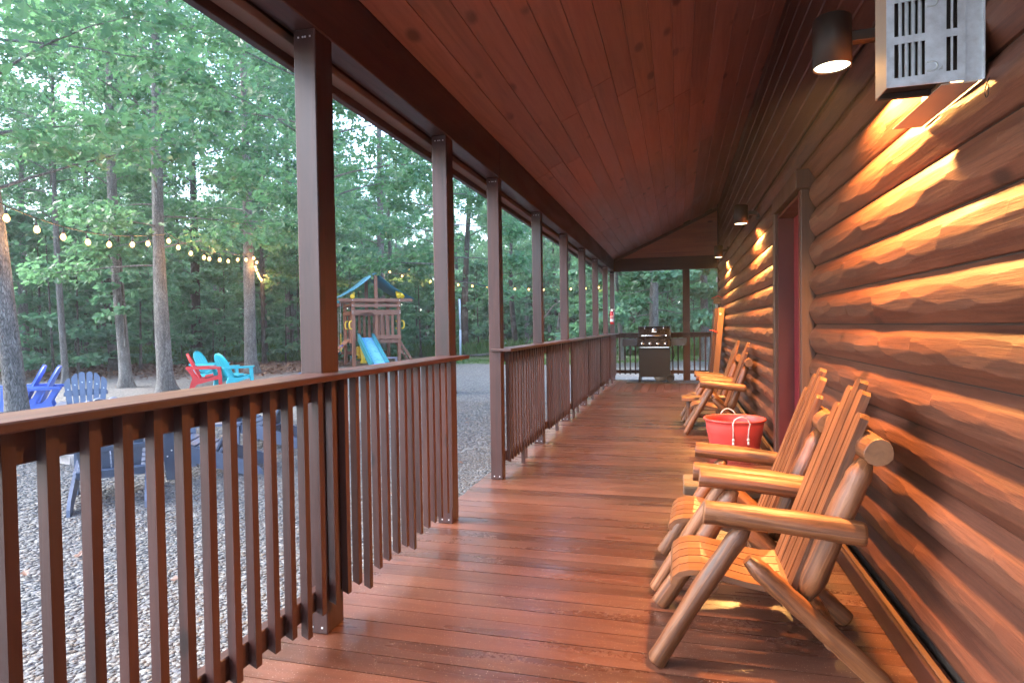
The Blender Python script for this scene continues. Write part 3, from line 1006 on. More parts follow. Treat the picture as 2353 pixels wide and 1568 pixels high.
# ------------------------------------------------------------------ vent box high on the wall
vb = empty('vent_box', (0, 0, 0), 0, 'weathered grey metal vent box with slotted grille, high on the log wall', 'vent')
X0, X1, Y0, Y1, Z0, Z1 = 0.557, 0.745, 1.93, 2.03, 1.838, 2.30
g = MB()
yA, yB = Y0, Y0 + 0.003
xs_slots = [(0.576, 0.5865), (0.5925, 0.602), (0.607, 0.618), (0.623, 0.634), (0.639, 0.650), (0.7000, 0.7105), (0.7155, 0.726)]
edges_z = [(1.861, 1.952), (1.972, 2.063), (2.083, 2.174), (2.194, 2.285)]
xcur = X0
for a, c in xs_slots:
    g.box(xcur, a, yA, yB, Z0, Z1)
    zc_ = Z0
    for z0, z1 in edges_z:
        zo = 0.004 * (a - X0) / 0.1
        g.box(a, c, yA, yB, zc_, z0 + zo)
        zc_ = z1 + zo
    g.box(a, c, yA, yB, zc_, Z1)
    xcur = c
g.box(xcur, X1, yA, yB, Z0, Z1)
g.build('grille', M['steel'], vb)
fb = MB()
for a, c in xs_slots[1:5]:
    MB().box(a - 0.001, c - 0.002, Y0 + 0.018, Y0 + 0.022, Z0 + 0.03, Z1 - 0.02).build('condenser_fin', M['fin'], vb)
s = MB()
s.box(X0, X0 + 0.003, Y0 + 0.0032, Y1, Z0, Z1)
s.box(X0 + 0.003, X1, Y1 - 0.003, Y1, Z0, Z1)
s.box(X0, X1, Y0, Y1, Z1 + 0.001, Z1 + 0.004)
s.build('casing', M['steelside'], vb)
s = MB()
s.box(X0 + 0.004, X1 - 0.05, Y0 + 0.045, Y1 - 0.004, Z0 + 0.012, Z0 + 0.015)
s.box(X0 + 0.004, X0 + 0.135, Y1 - 0.020, Y1 - 0.0045, Z0 - 0.004, Z0 + 0.011)
s.box(X0 + 0.02, X1 + 0.036, Y0 + 0.035, Y0 + 0.038, Z0 + 0.02, Z1 - 0.01)  # dark panel added behind the slots to block the view of lit surfaces
s.build('tray_and_slot_blocker', M['dark'], vb)
MB().box(X1 - 0.055, X1 + 0.03, Y0 + 0.0035, Y0 + 0.40, Z0 - 0.006, Z0 - 0.003).build('bottom_flange', M['steelside'], vb)
s = MB()
s.box(X1 - 0.004, X1 + 0.040, Y0 + 0.0035, Y0 + 0.007, Z0 - 0.002, Z1)
s.box(X1 + 0.040, X1 + 0.043, Y0 - 0.004, Y0 + 0.43, Z0 - 0.002, Z1)
s.box(X1 + 0.003, X1 + 0.0398, Y0, Y0 + 0.43, Z1 - 0.02, Z1)
s.build('wall_sleeve', M['steel'], vb)
lt = MB()      # embossed D with a small wedge on the grille
arc = [(0.654 + 0.0, Y0 - 0.0012, 1.896)] + [(0.668 + 0.011 * math.cos(a), Y0 - 0.0012, 1.884 + 0.012 * math.sin(a)) for a in np.linspace(math.pi / 2, -math.pi / 2, 9)] + [(0.654, Y0 - 0.0012, 1.872)]
lt.tube(arc, 0.0021, 6)
lt.build('embossed_letter', M['fin'], vb)
lt = MB()
lt.prism([(0.681, 1.8725), (0.691, 1.8745), (0.691, 1.8835)], Y0 - 0.0025, Y0 - 0.0005, 'Y')
lt.build('embossed_wedge', M['fin'], vb)
MB().tube([(a[0], a[1], a[2] + 0.172) for a in arc], 0.0021, 6).build('embossed_letter', M['fin'], vb)
hk = MB()
hk.tube([(XG - 0.09, 1.80, 1.795)] + [(XG - 0.095, 1.80 + 0.010 * math.sin(a), 1.78 - 0.016 * (1 - math.cos(a)) / 1.0) for a in np.linspace(0.3, 5.6, 14)], 0.0012, 6)
tag(hk.build('wire_hook', M['cable']), 'small thin wire loop hanging from the log below the metal vent box', 'hook')

# ------------------------------------------------------------------ log chairs
def log_part(name, parent, p0, p1, r, ends=('flat', 'flat'), mat='honey', n=14, seed=None, bow=0.006):
    p0, p1 = Vector(p0), Vector(p1)
    L = (p1 - p0).length
    rg = random.Random(seed if seed is not None else hash((round(L, 3), round(p0.x, 3), round(p0.y, 3), round(p0.z, 3))))
    prof = []
    if ends[0] == 'point':
        prof += [(0.0, 0.55), (0.035, 0.86), (0.06, 1.0)]
    elif ends[0] == 'round':
        prof += [(0.0, 0.88), (0.012, 0.98), (0.03, 1.0)]
    else:
        prof += [(0.0, 0.96), (0.004, 1.0)]
    body = list(np.linspace(prof[-1][0] + 0.03, L - 0.08, max(4, int(L / 0.05))))
    prof += [(t, rg.uniform(0.94, 1.05)) for t in body]
    if ends[1] == 'point':
        prof += [(L - 0.06, 1.0), (L - 0.035, 0.86), (L, 0.55)]
    elif ends[1] == 'round':
        prof += [(L - 0.03, 1.0), (L - 0.012, 0.98), (L, 0.88)]
    else:
        prof += [(L - 0.004, 1.0), (L, 0.96)]
    ph = rg.uniform(0, 6)
    vs, fs = [], []
    lob = [rg.uniform(0, 6.28) for _ in range(3)]
    for t, k in prof:
        bx = bow * math.sin(math.pi * t / L)
        for j in range(n):
            th = 2 * math.pi * j / n
            q = r * k * (1 + 0.05 * math.sin(2 * th + lob[0] + 3 * t) + 0.04 * math.sin(3 * th + lob[1] - 9 * t) + 0.022 * math.sin(5 * th + lob[2] + 22 * t))
            vs.append((q * math.cos(th) + bx * math.cos(ph), q * math.sin(th) + bx * math.sin(ph), t))
    m_ = len(prof)
    for i in range(m_ - 1):
        for j in range(n):
            fs.append((i * n + j, i * n + (j + 1) % n, (i + 1) * n + (j + 1) % n, (i + 1) * n + j))
    b = MB()
    b.add(vs, fs, True, 0)
    b.f.append(tuple(reversed(range(n))))
    b.f.append(tuple((m_ - 1) * n + j for j in range(n)))
    b.sm += [False, False]
    b.mi += [1, 1]
    o = b.build(name, [M[mat], M['cut']], parent)
    q = (p1 - p0).to_track_quat('Z', 'Y')
    o.matrix_local = Matrix.Translation(p0) @ q.to_matrix().to_4x4()
    return o


def make_log_chair(label):
    """front feet at the origin, sitter faces -X, width along Y"""
    t = empty('log_chair', (0, 0, 0), 0, label, 'chair', 'rustic log armchairs along the cabin wall')
    W = 0.235
    for s in (-1, 1):
        log_part('front_leg', t, (0.02, s * W, 0.012), (0.325, s * W, 0.515), 0.0355, ('flat', 'point'), seed=5 + s)
        log_part('rear_leg', t, (0.325, s * (W - 0.0), 0.398), (0.745, s * W, 0.018), 0.0365, ('point', 'round'), seed=9 + s)
        log_part('armrest', t, (0.185, s * (W + 0.01), 0.556), (0.685, s * (W + 0.01), 0.512), 0.0395, ('flat', 'round'), seed=15 + s)
        log_part('back_post', t, (0.515, s * (W - 0.055), 0.265), (0.700, s * (W - 0.035), 0.745), 0.0415, ('point', 'point'), seed=21 + s)
    log_part('back_crosspiece', t, (0.715, -W - 0.05, 0.785), (0.715, W + 0.05, 0.785), 0.044, ('flat', 'flat'), seed=31)
    log_part('seat_crosspiece', t, (0.205, -W + 0.03, 0.285), (0.205, W - 0.03, 0.285), 0.030, ('flat', 'flat'), seed=33)
    log_part('seat_crosspiece', t, (0.475, -W + 0.03, 0.262), (0.475, W - 0.03, 0.262), 0.030, ('flat', 'flat'), seed=34)
    log_part('stretcher', t, (0.60, -W + 0.03, 0.125), (0.60, W - 0.03, 0.125), 0.030, ('flat', 'flat'), seed=36)
    # seat slats: curved boards running front to back
    path = [(0.070, 0.272), (0.078, 0.296), (0.100, 0.316), (0.135, 0.327), (0.18, 0.330), (0.25, 0.318), (0.33, 0.300), (0.41, 0.290), (0.49, 0.292)]
    th = 0.020
    for k in range(5):
        yc = (k - 2) * 0.077
        w = 0.0345
        vs, fs = [], []
        n = len(path)
        for i, (px, pz) in enumerate(path):
            a = Vector(path[min(i + 1, n - 1)]) - Vector(path[max(i - 1, 0)])
            a.normalize()
            nx, nz = -a.y, a.x
            vs += [(px, yc - w, pz), (px, yc + w, pz), (px - nx * th, yc + w, pz - nz * th), (px - nx * th, yc - w, pz - nz * th)]
        for i in range(n - 1):
            o = i * 4
            for j in range(4):
                fs.append((o + j, o + (j + 1) % 4, o + 4 + (j + 1) % 4, o + 4 + j))
        fs += [(3, 2, 1, 0), ((n - 1) * 4, (n - 1) * 4 + 1, (n - 1) * 4 + 2, (n - 1) * 4 + 3)]
        MB().add(vs, fs).build('seat_slat', M['honeyx'], t)
    # back slats
    bdir = Vector((0.345, 0, 0.938)).normalized()
    for k, top in enumerate((0.655, 0.73, 0.765, 0.73, 0.655)):
        b = MB()
        hw, c = 0.031, 0.014
        b.prism([(-hw, 0), (hw, 0), (hw, top - c), (hw - c, top), (-hw + c, top), (-hw, top - c)], -0.014, 0.014, 'Y')
        o = b.build('back_slat', M['honey'], t)
        zx = bdir
        yx = Vector((bdir.z, 0, -bdir.x))
        xx = yx.cross(zx)
        mm = Matrix((xx, yx, zx)).transposed().to_4x4()
        mm.translation = Vector((0.478, (k - 2) * 0.076, 0.275))
        o.matrix_local = mm
    return t


ch = make_log_chair('nearest honey coloured log chair, with thick log armrests, facing the railing')
ch.location = (-0.105, 2.47, 0)
chair_spots = [((-0.115, 3.085, 0), R(-2.5), 1.0, 'honey log chair directly behind the nearest one, before the red tub'),
               ((0.055, 7.24, 0), R(-1), 0.93, 'honey log chair just past the red rope handled tub'),
               ((0.03, 8.12, 0), R(1), 0.93, 'farthest honey log chair, in front of the tall brown board')]
for loc, rz, sc_, lab in chair_spots:
    c = copy_tree(ch)
    c.location = loc
    c.rotation_euler = (0, 0, rz)
    c.scale = (sc_, 1.0, 1.0)
    c['label'] = lab


def log_table(loc, w, d, h, lab, m1, m2):
    t = empty('side_table', loc, 0, lab, 'table')
    n = 3
    for k in range(n):
        pw = d / n
        MB().box(0, w, -d / 2 + k * pw + 0.003, -d / 2 + (k + 1) * pw - 0.003, h - 0.045, h, 0.006).build('tabletop_plank', M[m1], t)
    for sx in (0.08, w - 0.08):
        for sy in (-d / 2 + 0.07, d / 2 - 0.07):
            log_part('leg', t, (sx, sy, 0.0), (sx, sy, h - 0.046), 0.036, mat=m2)
    log_part('stretcher', t, (0.08, 0, 0.12), (w - 0.08, 0, 0.12), 0.026, mat=m2)
    return t


log_table((0.02, 3.57, 0), 0.44, 0.30, 0.335, 'low side table of pale planks on log legs beside the second log chair', 'tan', 'honey')
log_table((0.035, 7.68, 0), 0.50, 0.30, 0.345, 'low honey wood side table between the two far log chairs', 'honeyx', 'honey')

# ------------------------------------------------------------------ red tub
tb = empty('tub', (0.490, 6.0, 0), R(8), 'coral red plastic tub with white rope handles on the deck', 'tub')
prof = [(0.0, 0.0), (0.195, 0.0), (0.203, 0.006), (0.212, 0.06), (0.222, 0.12), (0.226, 0.123), (0.236, 0.20), (0.240, 0.203), (0.250, 0.285), (0.256, 0.322), (0.268, 0.324), (0.272, 0.331), (0.270, 0.339),
        (0.262, 0.341), (0.252, 0.336), (0.246, 0.29), (0.20, 0.015), (0.0, 0.012)]
MB().lathe(prof, 64).build('tub_body', M['tub'], tb)
for side in (0, 1):
    b = MB()
    a0 = R(-90) + math.pi * side
    pts = []
    def at(a, r, z):
        return (r * math.cos(a), r * math.sin(a), z)
    da = 0.26
    for a in np.linspace(0, 1, 15):
        aa = a0 - da + 2 * da * a
        pts.append(at(aa, 0.262 + 0.022 * math.sin(math.pi * a), 0.335 + 0.052 * math.sin(math.pi * a) ** 0.7))
    b.tube([at(a0 - da, 0.244, 0.185), at(a0 - da, 0.254, 0.27), at(a0 - da, 0.278, 0.325)] + pts[1:-1] + [at(a0 + da, 0.278, 0.325), at(a0 + da, 0.254, 0.27), at(a0 + da, 0.244, 0.19)], 0.0056, 8)
    for sg, zz in ((-1, 0.178), (1, 0.183)):
        p = at(a0 + sg * da, 0.247, zz)
        b.lathe([(0.0, -0.015), (0.009, -0.011), (0.0125, 0.0), (0.009, 0.011), (0.0, 0.015)], 10, at=p)
        b.tube([(p[0], p[1], p[2] - 0.015), (p[0] * 1.02, p[1] * 1.02, p[2] - 0.045)], [0.007, 0.011], 7)
    b.build('rope_handle', M['rope'], tb)

# ------------------------------------------------------------------ tall folded board leaning on the wall
fb = empty('folded_board', (0.665, 11.55, 0), 0, 'tall brown wooden board folded flat, leaning on log wall, red strap round it', 'board')
lean = Matrix.Rotation(R(5.2), 3, 'Y')
for nm, x0, x1, mt in (('outer_panel', -0.075, -0.048, 'casing'), ('middle_panel', -0.046, -0.014, 'casing'), ('inner_panel', -0.012, 0.085, 'brownz')):
    MB().box(x0, x1, 0 if nm != 'inner_panel' else -0.012, 0.62, 0.0, 1.47 if nm != 'inner_panel' else 1.48, 0.004, rot=lean, at=(-0.09, 0, 0.008)).build(nm, M[mt], fb)
kn = MB().lathe([(0.0, 0.012), (0.016, 0.010), (0.019, 0.0)], 16)
o = kn.build('round_latch', M['white'], fb)
o.rotation_euler = (R(90), 0, 0)
o.location = (0.055, -0.013, 1.37)
MB().tube([(-0.125, -0.02, 1.085), (-0.09, -0.022, 1.09), (-0.05, -0.026, 1.075), (-0.015, -0.024, 1.052), (0.005, -0.018, 1.058)], 0.010, 6).build('strap', M['strap'], fb)

# birdhouse
bh = empty('birdhouse', (0.745, 12.65, 1.585), 0, 'little birdhouse with red roof and bark strip walls, on the cabin corner', 'birdhouse')
b = MB()
b.prism([(-0.075, 0), (0.075, 0), (0.075, 0.10), (0.0, 0.135), (-0.075, 0.10)], 0.0, 0.14, 'Y')
b.build('house_body', M['casing'], bh)
for i in range(6):
    MB().box(-0.08 + random.uniform(-0.004, 0.004), 0.08 + random.uniform(-0.004, 0.004), -0.012, -0.0005, 0.003 + i * 0.0185, 0.003 + i * 0.0185 + random.uniform(0.012, 0.017), 0.003).build('bark_strip', M['bark_strip'], bh)
MB().prism([(-0.11, 0.098), (0.0, 0.148), (0.11, 0.098), (0.11, 0.112), (0.0, 0.164), (-0.11, 0.112)], -0.03, 0.16, 'Y').build('roof', M['roofred'], bh)
MB().box(0.0, 0.09, 0.05, 0.09, -0.02, -0.002).build('bracket', M['casing'], bh)

# ------------------------------------------------------------------ grill and mat
mt_ = empty('grill_mat', (0, 0, 0), R(-1.2), 'ribbed grey rubber mat under the grill at the end of the deck', 'mat')
MB().box(-1.33, 0.62, 12.98, 13.70, 0.003, 0.010, 0.003).build('mat_sheet', M['rubber'], mt_)
rb = MB()
xx = -1.315
while xx < 0.61:
    rb.box(xx, xx + 0.014, 12.99, 13.69, 0.0105, 0.019)
    xx += 0.032
for yy in (12.99, 13.68):
    rb.box(-1.32, 0.61, yy, yy + 0.01, 0.0195, 0.021)
tag(rb.build('mat_ribs', M['rubber'], mt_), kind='stuff')

gr = empty('gas_grill', (-0.475, 13.30, 0.021), 0, 'black four knob gas grill with side shelves at the end of the deck', 'grill')
MB().box(-0.315, 0.315, -0.20, 0.20, 0.105, 0.70, 0.006).build('cabinet', M['black'], gr)
cp = MB()
cp.prism([(-0.30, 0.735), (-0.27, 0.885), (0.22, 0.885), (0.22, 0.735)], -0.33, 0.33, 'X')
cp.build('control_panel', M['grill'], gr)
MB().box(-0.34, -0.333, -0.31, 0.21, 0.728, 0.892, 0.002).build('panel_edge', M['grillgrey'], gr)
MB().box(0.333, 0.34, -0.31, 0.21, 0.728, 0.892, 0.002).build('panel_edge', M['grillgrey'], gr)
MB().box(-0.29, 0.29, -0.215, -0.202, 0.706, 0.726, 0.002).build('drip_edge', M['chrome'], gr)
lid = MB()
lid.prism([(-0.255, 0.892), (-0.265, 0.96), (-0.225, 1.10), (-0.17, 1.145), (0.10, 1.15), (0.20, 1.09), (0.21, 0.892)], -0.30, 0.30, 'X')
lid_o = lid.build('lid', M['grill'], gr)
for sx in (-1, 1):
    pl = MB()
    pl.prism([(-0.258, 0.892), (-0.27, 0.96), (-0.23, 1.105), (-0.172, 1.152), (0.105, 1.157), (0.207, 1.093), (0.215, 0.892)], sx * 0.301, sx * 0.325, 'X')
    pl.build('lid_side', M['grillgrey'], gr)
hd = MB()
hd.tube([(-0.235, -0.315, 0.958), (0.235, -0.315, 0.958)], 0.013, 12)
for sx in (-0.235, 0.235):
    hd.tube([(sx, -0.255, 0.955), (sx, -0.33, 0.958)], 0.014, 10)
hd.build('lid_handle', M['chrome'], gr)
tg = MB()
tg.lathe([(0.0, 0.016), (0.034, 0.013), (0.042, 0.0)], 20)
o = tg.build('thermometer', M['chrome'], gr)
o.location = (0, -0.241, 1.075)
o.rotation_euler = (R(74), 0, 0)
MB().box(-0.05, 0.05, -0.2575, -0.2475, 1.025, 1.043, 0.002).build('badge_plate', M['chrome'], gr)
for sx in (-0.19, 0.19):
    lk = MB()
    lk.tube([(sx, -0.175, 1.152), (sx - 0.004, -0.2, 1.135), (sx + 0.004 * (1 if sx < 0 else -1), -0.235, 1.085)], 0.005, 6)
    lk.build('lid_bracket', M['chrome'], gr)
for i in range(4):
    kb = MB()
    kb.lathe([(0.0, 0.044), (0.022, 0.042), (0.026, 0.018), (0.041, 0.012), (0.042, 0.0)], 24)
    o = kb.build('knob', M['chrome'], gr)
    o.location = (-0.232 + i * 0.155, -0.29, 0.79)
    o.rotation_euler = (R(101), 0, 0)
    kc = MB().box(-0.005, 0.005, -0.019, 0.019, 0.0425, 0.052, 0.002)
    kc.build('knob_grip', M['black'], o)
MB().box(-0.645, -0.342, -0.22, 0.20, 0.745, 0.895, 0.006).build('side_shelf', M['grillgrey'], gr)
MB().box(0.342, 0.645, -0.22, 0.20, 0.745, 0.895, 0.006).build('side_shelf', M['grillgrey'], gr)
for sx, sy in ((-0.30, -0.18), (-0.30, 0.17), (0.30, 0.17)):
    lg = MB()
    lg.box(sx - 0.022, sx + 0.022, sy - 0.022, sy + 0.022, 0.012, 0.104)
    lg.box(sx - 0.034, sx + 0.034, sy - 0.034, sy + 0.034, 0.0, 0.0115)
    lg.build('leg', M['black'], gr)
for sy in (-0.20, 0.13):
    w = MB()
    w.lathe([(0.0, -0.022), (0.05, -0.022), (0.055, -0.015), (0.066, -0.018), (0.081, -0.012), (0.081, 0.012), (0.066, 0.018), (0.055, 0.012), (0.0, 0.015)], 28)
    o = w.build('wheel', M['black'], gr)
    o.location = (0.315, sy, 0.083)
    o.rotation_euler = (R(90), 0, 0)
    hb_ = MB()
    for a in range(5):
        hb_.box(0.012, 0.056, -0.006, 0.006, -0.0265, -0.0225, rot=Matrix.Rotation(a * 2 * math.pi / 5, 3, 'Z'))
    hb_.build('wheel_spokes', M['grill'], o)
tk = MB().lathe([(0.0, 0.0), (0.09, 0.0), (0.115, 0.02), (0.14, 0.07), (0.142, 0.10), (0.10, 0.10)], 28, at=(0.12, 0.0, 0.012))
tk.build('gas_bottle', M['steelside'], gr)
hs = MB().tube([(0.335, -0.1, 0.725), (0.36, -0.14, 0.70), (0.385, -0.16, 0.62), (0.392, -0.16, 0.54), (0.372, -0.15, 0.47), (0.33, -0.12, 0.43), (0.30, -0.1, 0.42)], 0.008, 8)
hs.build('gas_hose', M['black'], gr)

# ------------------------------------------------------------------ fire extinguisher on the corner post
fx = empty('fire_extinguisher', (-1.393, 13.690, 1.225), 0, 'red fire extinguisher hanging on the corner porch post', 'extinguisher')
MB().lathe([(0.0, 0.0), (0.036, 0.0), (0.040, 0.006), (0.040, 0.235), (0.034, 0.262), (0.018, 0.275), (0.016, 0.285), (0.0, 0.285)], 28).build('cylinder', M['extred'], fx)
lb = MB()
n = 10
for (a, c, z0, z1) in ((-150, -30, 0.055, 0.175),):
    vs, fs = [], []
    for i in range(n + 1):
        th = R(a + (c - a) * i / n)
        vs += [(0.0408 * math.cos(th), 0.0408 * math.sin(th), z0), (0.0408 * math.cos(th), 0.0408 * math.sin(th), z1)]
    for i in range(n):
        fs.append((2 * i, 2 * i + 2, 2 * i + 3, 2 * i + 1))
    lb.add(vs, fs, True)
lb.build('label_plate', M['white'], fx)
pr = MB()
for (a, c, z0, z1) in ((-140, -108, 0.115, 0.168), (-102, -70, 0.115, 0.168), (-64, -40, 0.115, 0.168), (-140, -40, 0.103, 0.108)):
    vs, fs = [], []
    for i in range(5):
        th = R(a + (c - a) * i / 4)
        vs += [(0.0414 * math.cos(th), 0.0414 * math.sin(th), z0), (0.0414 * math.cos(th), 0.0414 * math.sin(th), z1)]
    for i in range(4):
        fs.append((2 * i, 2 * i + 2, 2 * i + 3, 2 * i + 1))
    pr.add(vs, fs, True)
pr.build('printed_panels', M['extred'], fx)
vh = MB()
vh.box(-0.012, 0.012, -0.012, 0.012, 0.2855, 0.315, 0.003)
vh.box(-0.075, 0.05, -0.009, 0.009, 0.318, 0.327, 0.003, rot=Matrix.Rotation(R(9), 3, 'Y'))
vh.box(-0.06, 0.02, -0.008, 0.008, 0.297, 0.304, 0.002)
vh.build('valve_handle', M['chrome'], fx)
MB().tube([(-0.01, 0, 0.30), (-0.04, -0.005, 0.295), (-0.052, 0, 0.25), (-0.05, 0, 0.18)], 0.007, 7).build('hose', M['black'], fx)
MB().box(-0.02, 0.02, 0.041, 0.0585, 0.05, 0.30, 0.002).build('wall_bracket', M['steel'], fx)

# ================================================================== YARD THINGS
def xyz(px, py, pz=0.0):
    return (px, py, GZ + pz)


# fire pit ring of stacked pavers
fp = empty('fire_pit', xyz(-6.72, 6.25), 0, 'round fire pit of stacked pale stone blocks in the gravel', 'fire pit')
pv = []
for v in range(3):
    b = MB()
    n = 6
    a = R(24.0 + v * 1.2) / 2
    ri, ro, h = 0.52, 0.74, 0.098
    # slightly wedge shaped, chamfered block
    b.add([(ri * math.cos(-a) , ri * math.sin(-a), 0), (ro * math.cos(-a), ro * math.sin(-a), 0), (ro * math.cos(a), ro * math.sin(a), 0), (ri * math.cos(a), ri * math.sin(a), 0),
           (ri * math.cos(-a), ri * math.sin(-a), h - 0.012), (ro * math.cos(-a), ro * math.sin(-a), h - 0.012), (ro * math.cos(a), ro * math.sin(a), h - 0.012), (ri * math.cos(a), ri * math.sin(a), h - 0.012),
           ((ri + .012) * math.cos(-a * .97), (ri + .012) * math.sin(-a * .97), h), ((ro - .012) * math.cos(-a * .97), (ro - .012) * math.sin(-a * .97), h), ((ro - .012) * math.cos(a * .97), (ro - .012) * math.sin(a * .97), h), ((ri + .012) * math.cos(a * .97), (ri + .012) * math.sin(a * .97), h)],
          [(3, 2, 1, 0), (0, 1, 5, 4), (1, 2, 6, 5), (2, 3, 7, 6), (3, 0, 4, 7), (4, 5, 9, 8), (5, 6, 10, 9), (6, 7, 11, 10), (7, 4, 8, 11), (8, 9, 10, 11)])
    o = b.build('paver_block', M['paver'], fp)
    pv.append(o)
for lv in range(4):
    for k in range(14):
        a = 2 * math.pi * (k + 0.5 * (lv % 2)) / 14
        if lv == 0 and k < 3:
            o = pv[k]
        else:
            o = random.choice(pv).copy()
            COL.objects.link(o)
            o.parent = fp
        o.location = (random.uniform(-0.012, 0.012), random.uniform(-0.012, 0.012), lv * 0.1 + 0.001)
        o.rotation_euler = (0, 0, a + random.uniform(-0.012, 0.012))
MB().lathe([(0.0, 0.03), (0.5, 0.03)], 20).build('ash_bed', M['dark'], fp)


def slat_chair(label):
    """fan back slatted lawn chair, sitter faces +X"""
    t = empty('lawn_chair', (0, 0, 0), 0, label, 'chair', 'charcoal slatted lawn chairs round the fire pit')
    g = M['grey_slat']
    for s in (-1, 1):
        b = MB()
        b.prism([(0.34, 0.375), (0.37, 0.33), (0.33, 0.25), (-0.05, 0.115), (-0.45, 0.0), (-0.60, 0.0), (-0.585, 0.055), (-0.52, 0.115), (-0.42, 0.155), (-0.10, 0.275)], s * 0.262, s * 0.288, 'Y')
        b.build('side_rail', g, t)
        b = MB()
        b.prism([(0.225, 0.0), (0.325, 0.0), (0.345, 0.20), (0.39, 0.25), (0.405, 0.30), (0.37, 0.36), (0.35, 0.40), (0.345, 0.53), (0.225, 0.53)], s * 0.290, s * 0.316, 'Y')
        b.build('front_leg', g, t)
        for (sx, sz) in ((0.27, 0.30), (0.31, 0.24)):
            MB().lathe([(0.0, 0.004), (0.008, 0.003), (0.009, 0.0)], 8).build('screw_cap', M['screw'], t).matrix_local = Matrix.Translation((sx, s * 0.3162, sz)) @ Matrix.Rotation(R(-90 * s), 4, 'X')
        b = MB()
        y0, y1 = (s * 0.245, s * 0.385)
        b.prism([(-0.42, s * 0.29), (-0.40, s * 0.36), (-0.1, s * 0.385), (0.34, s * 0.395), (0.40, s * 0.37), (0.415, s * 0.32), (0.40, s * 0.265), (0.34, s * 0.245), (-0.1, s * 0.262), (-0.40, s * 0.268)], 0.532, 0.558, 'Z')
        b.build('armrest', g, t)
    for k in range(5):
        u = k / 4
        b = MB().box(-0.042, 0.042, -0.2605, 0.2605, -0.012, 0.012, 0.004, rot=Matrix.Rotation(R(-17 + 4 * (u < 0.1)), 3, 'Y'), at=(0.30 - u * 0.385, 0, 0.386 - u * 0.112))
        b.build('seat_slat', g, t)
    tilt = R(27)
    bz = Vector((-math.sin(tilt), 0, math.cos(tilt)))
    bx = Vector((math.cos(tilt), 0, math.sin(tilt)))
    tops = (0.70, 0.765, 0.80, 0.80, 0.765, 0.70)
    for k in range(6):
        q = k - 2.5
        fan = q * R(2.3)
        b = MB()
        tp = tops[k]
        w0, w1 = 0.033, 0.0435
        slope = 0.035 * (1 if q < 0 else -1) * (abs(q) > 1)
        pts = [(-w0, 0), (w0, 0), (w1, tp - 0.03 + slope)]
        for a in np.linspace(0.15, 0.85, 5):
            pts.append((w1 * math.cos(math.pi * a), tp - 0.03 + 0.03 * math.sin(math.pi * a) + slope * math.cos(math.pi * a)))
        pts.append((-w1, tp - 0.03 - slope))
        b.prism(pts, -0.010, 0.010, 'Y')
        for zz in (0.09, tp - 0.16):
            b.lathe([(0.0, 0.0), (0.0075, 0.0)], 8, at=(0, 0, 0))
            b.v[-16:] = [(p[0], -0.0115, p[1] + zz) for p in b.v[-16:]]
            b.mi[-8:] = [1] * 8
        o = b.build('back_slat', [g, M['screw']], t)
        zx = (bz * math.cos(fan) + Vector((0, 1, 0)) * math.sin(fan)).normalized()
        yx = -bx                       # local -Y looks forward
        xx = yx.cross(zx).normalized()
        mm = Matrix((xx, yx, zx)).transposed().to_4x4()
        mm.translation = Vector((-0.115, q * 0.0745, 0.235))
        o.matrix_local = mm
    MB().box(-0.018, 0.012, -0.262, 0.262, -0.045, 0.045, 0.004, rot=Matrix.Rotation(-tilt, 3, 'Y'), at=(-0.175, 0, 0.255)).build('lower_back_rail', g, t)
    MB().box(-0.030, -0.011, -0.36, 0.36, -0.03, 0.03, 0.004, rot=Matrix.Rotation(-tilt, 3, 'Y'), at=(-0.262, 0, 0.50)).build('upper_back_rail', g, t)
    b = MB()
    b.prism([(-0.30, 0.05), (0.30, 0.05), (0.30, 0.09)] + [(0.30 * math.cos(a), 0.09 + 0.05 * math.sin(a)) for a in np.linspace(0.2, math.pi - 0.2, 9)] + [(-0.30, 0.09)], 0.0, 0.018, 'Y')
    o = b.build('arched_back_brace', g, t)
    mm = Matrix((Vector((0, 1, 0)), -bx, bz)).transposed().to_4x4()
    mm.translation = Vector((-0.115 - 0.43 * math.sin(tilt) - 0.026, 0, 0.235 + 0.40 * math.cos(tilt)))
    o.matrix_local = mm
    return t


sc0 = slat_chair('charcoal slatted lawn chair seen from behind, right up against the near railing view')
sc0.location = xyz(-5.03, 4.55)
sc0.rotation_euler = (0, 0, R(134))
sc0['label'] = 'charcoal lawn chair seen from behind on the near side of the fire pit'
for (px, py, rz, lab) in ((-7.78, 6.66, -41, 'grey blue lawn chair facing the porch across the fire pit, fan back lit pale'),
                          (-4.86, 5.58, 205, 'charcoal lawn chair in side view between the balusters right of the fire pit'),
                          (-5.22, 7.02, 196, 'charcoal lawn chair farther out than the side view one, back peeking over the rail'),
                          (-8.28, 5.28, 8, 'charcoal lawn chair at the left edge, only its arm showing over the rail')):
    c = copy_tree(sc0)
    c.scale = (1, 0.86 if 'fan back' in lab else 1, 1)
    c.location = xyz(px, py)
    c.rotation_euler = (0, 0, R(rz))
    c['label'] = lab


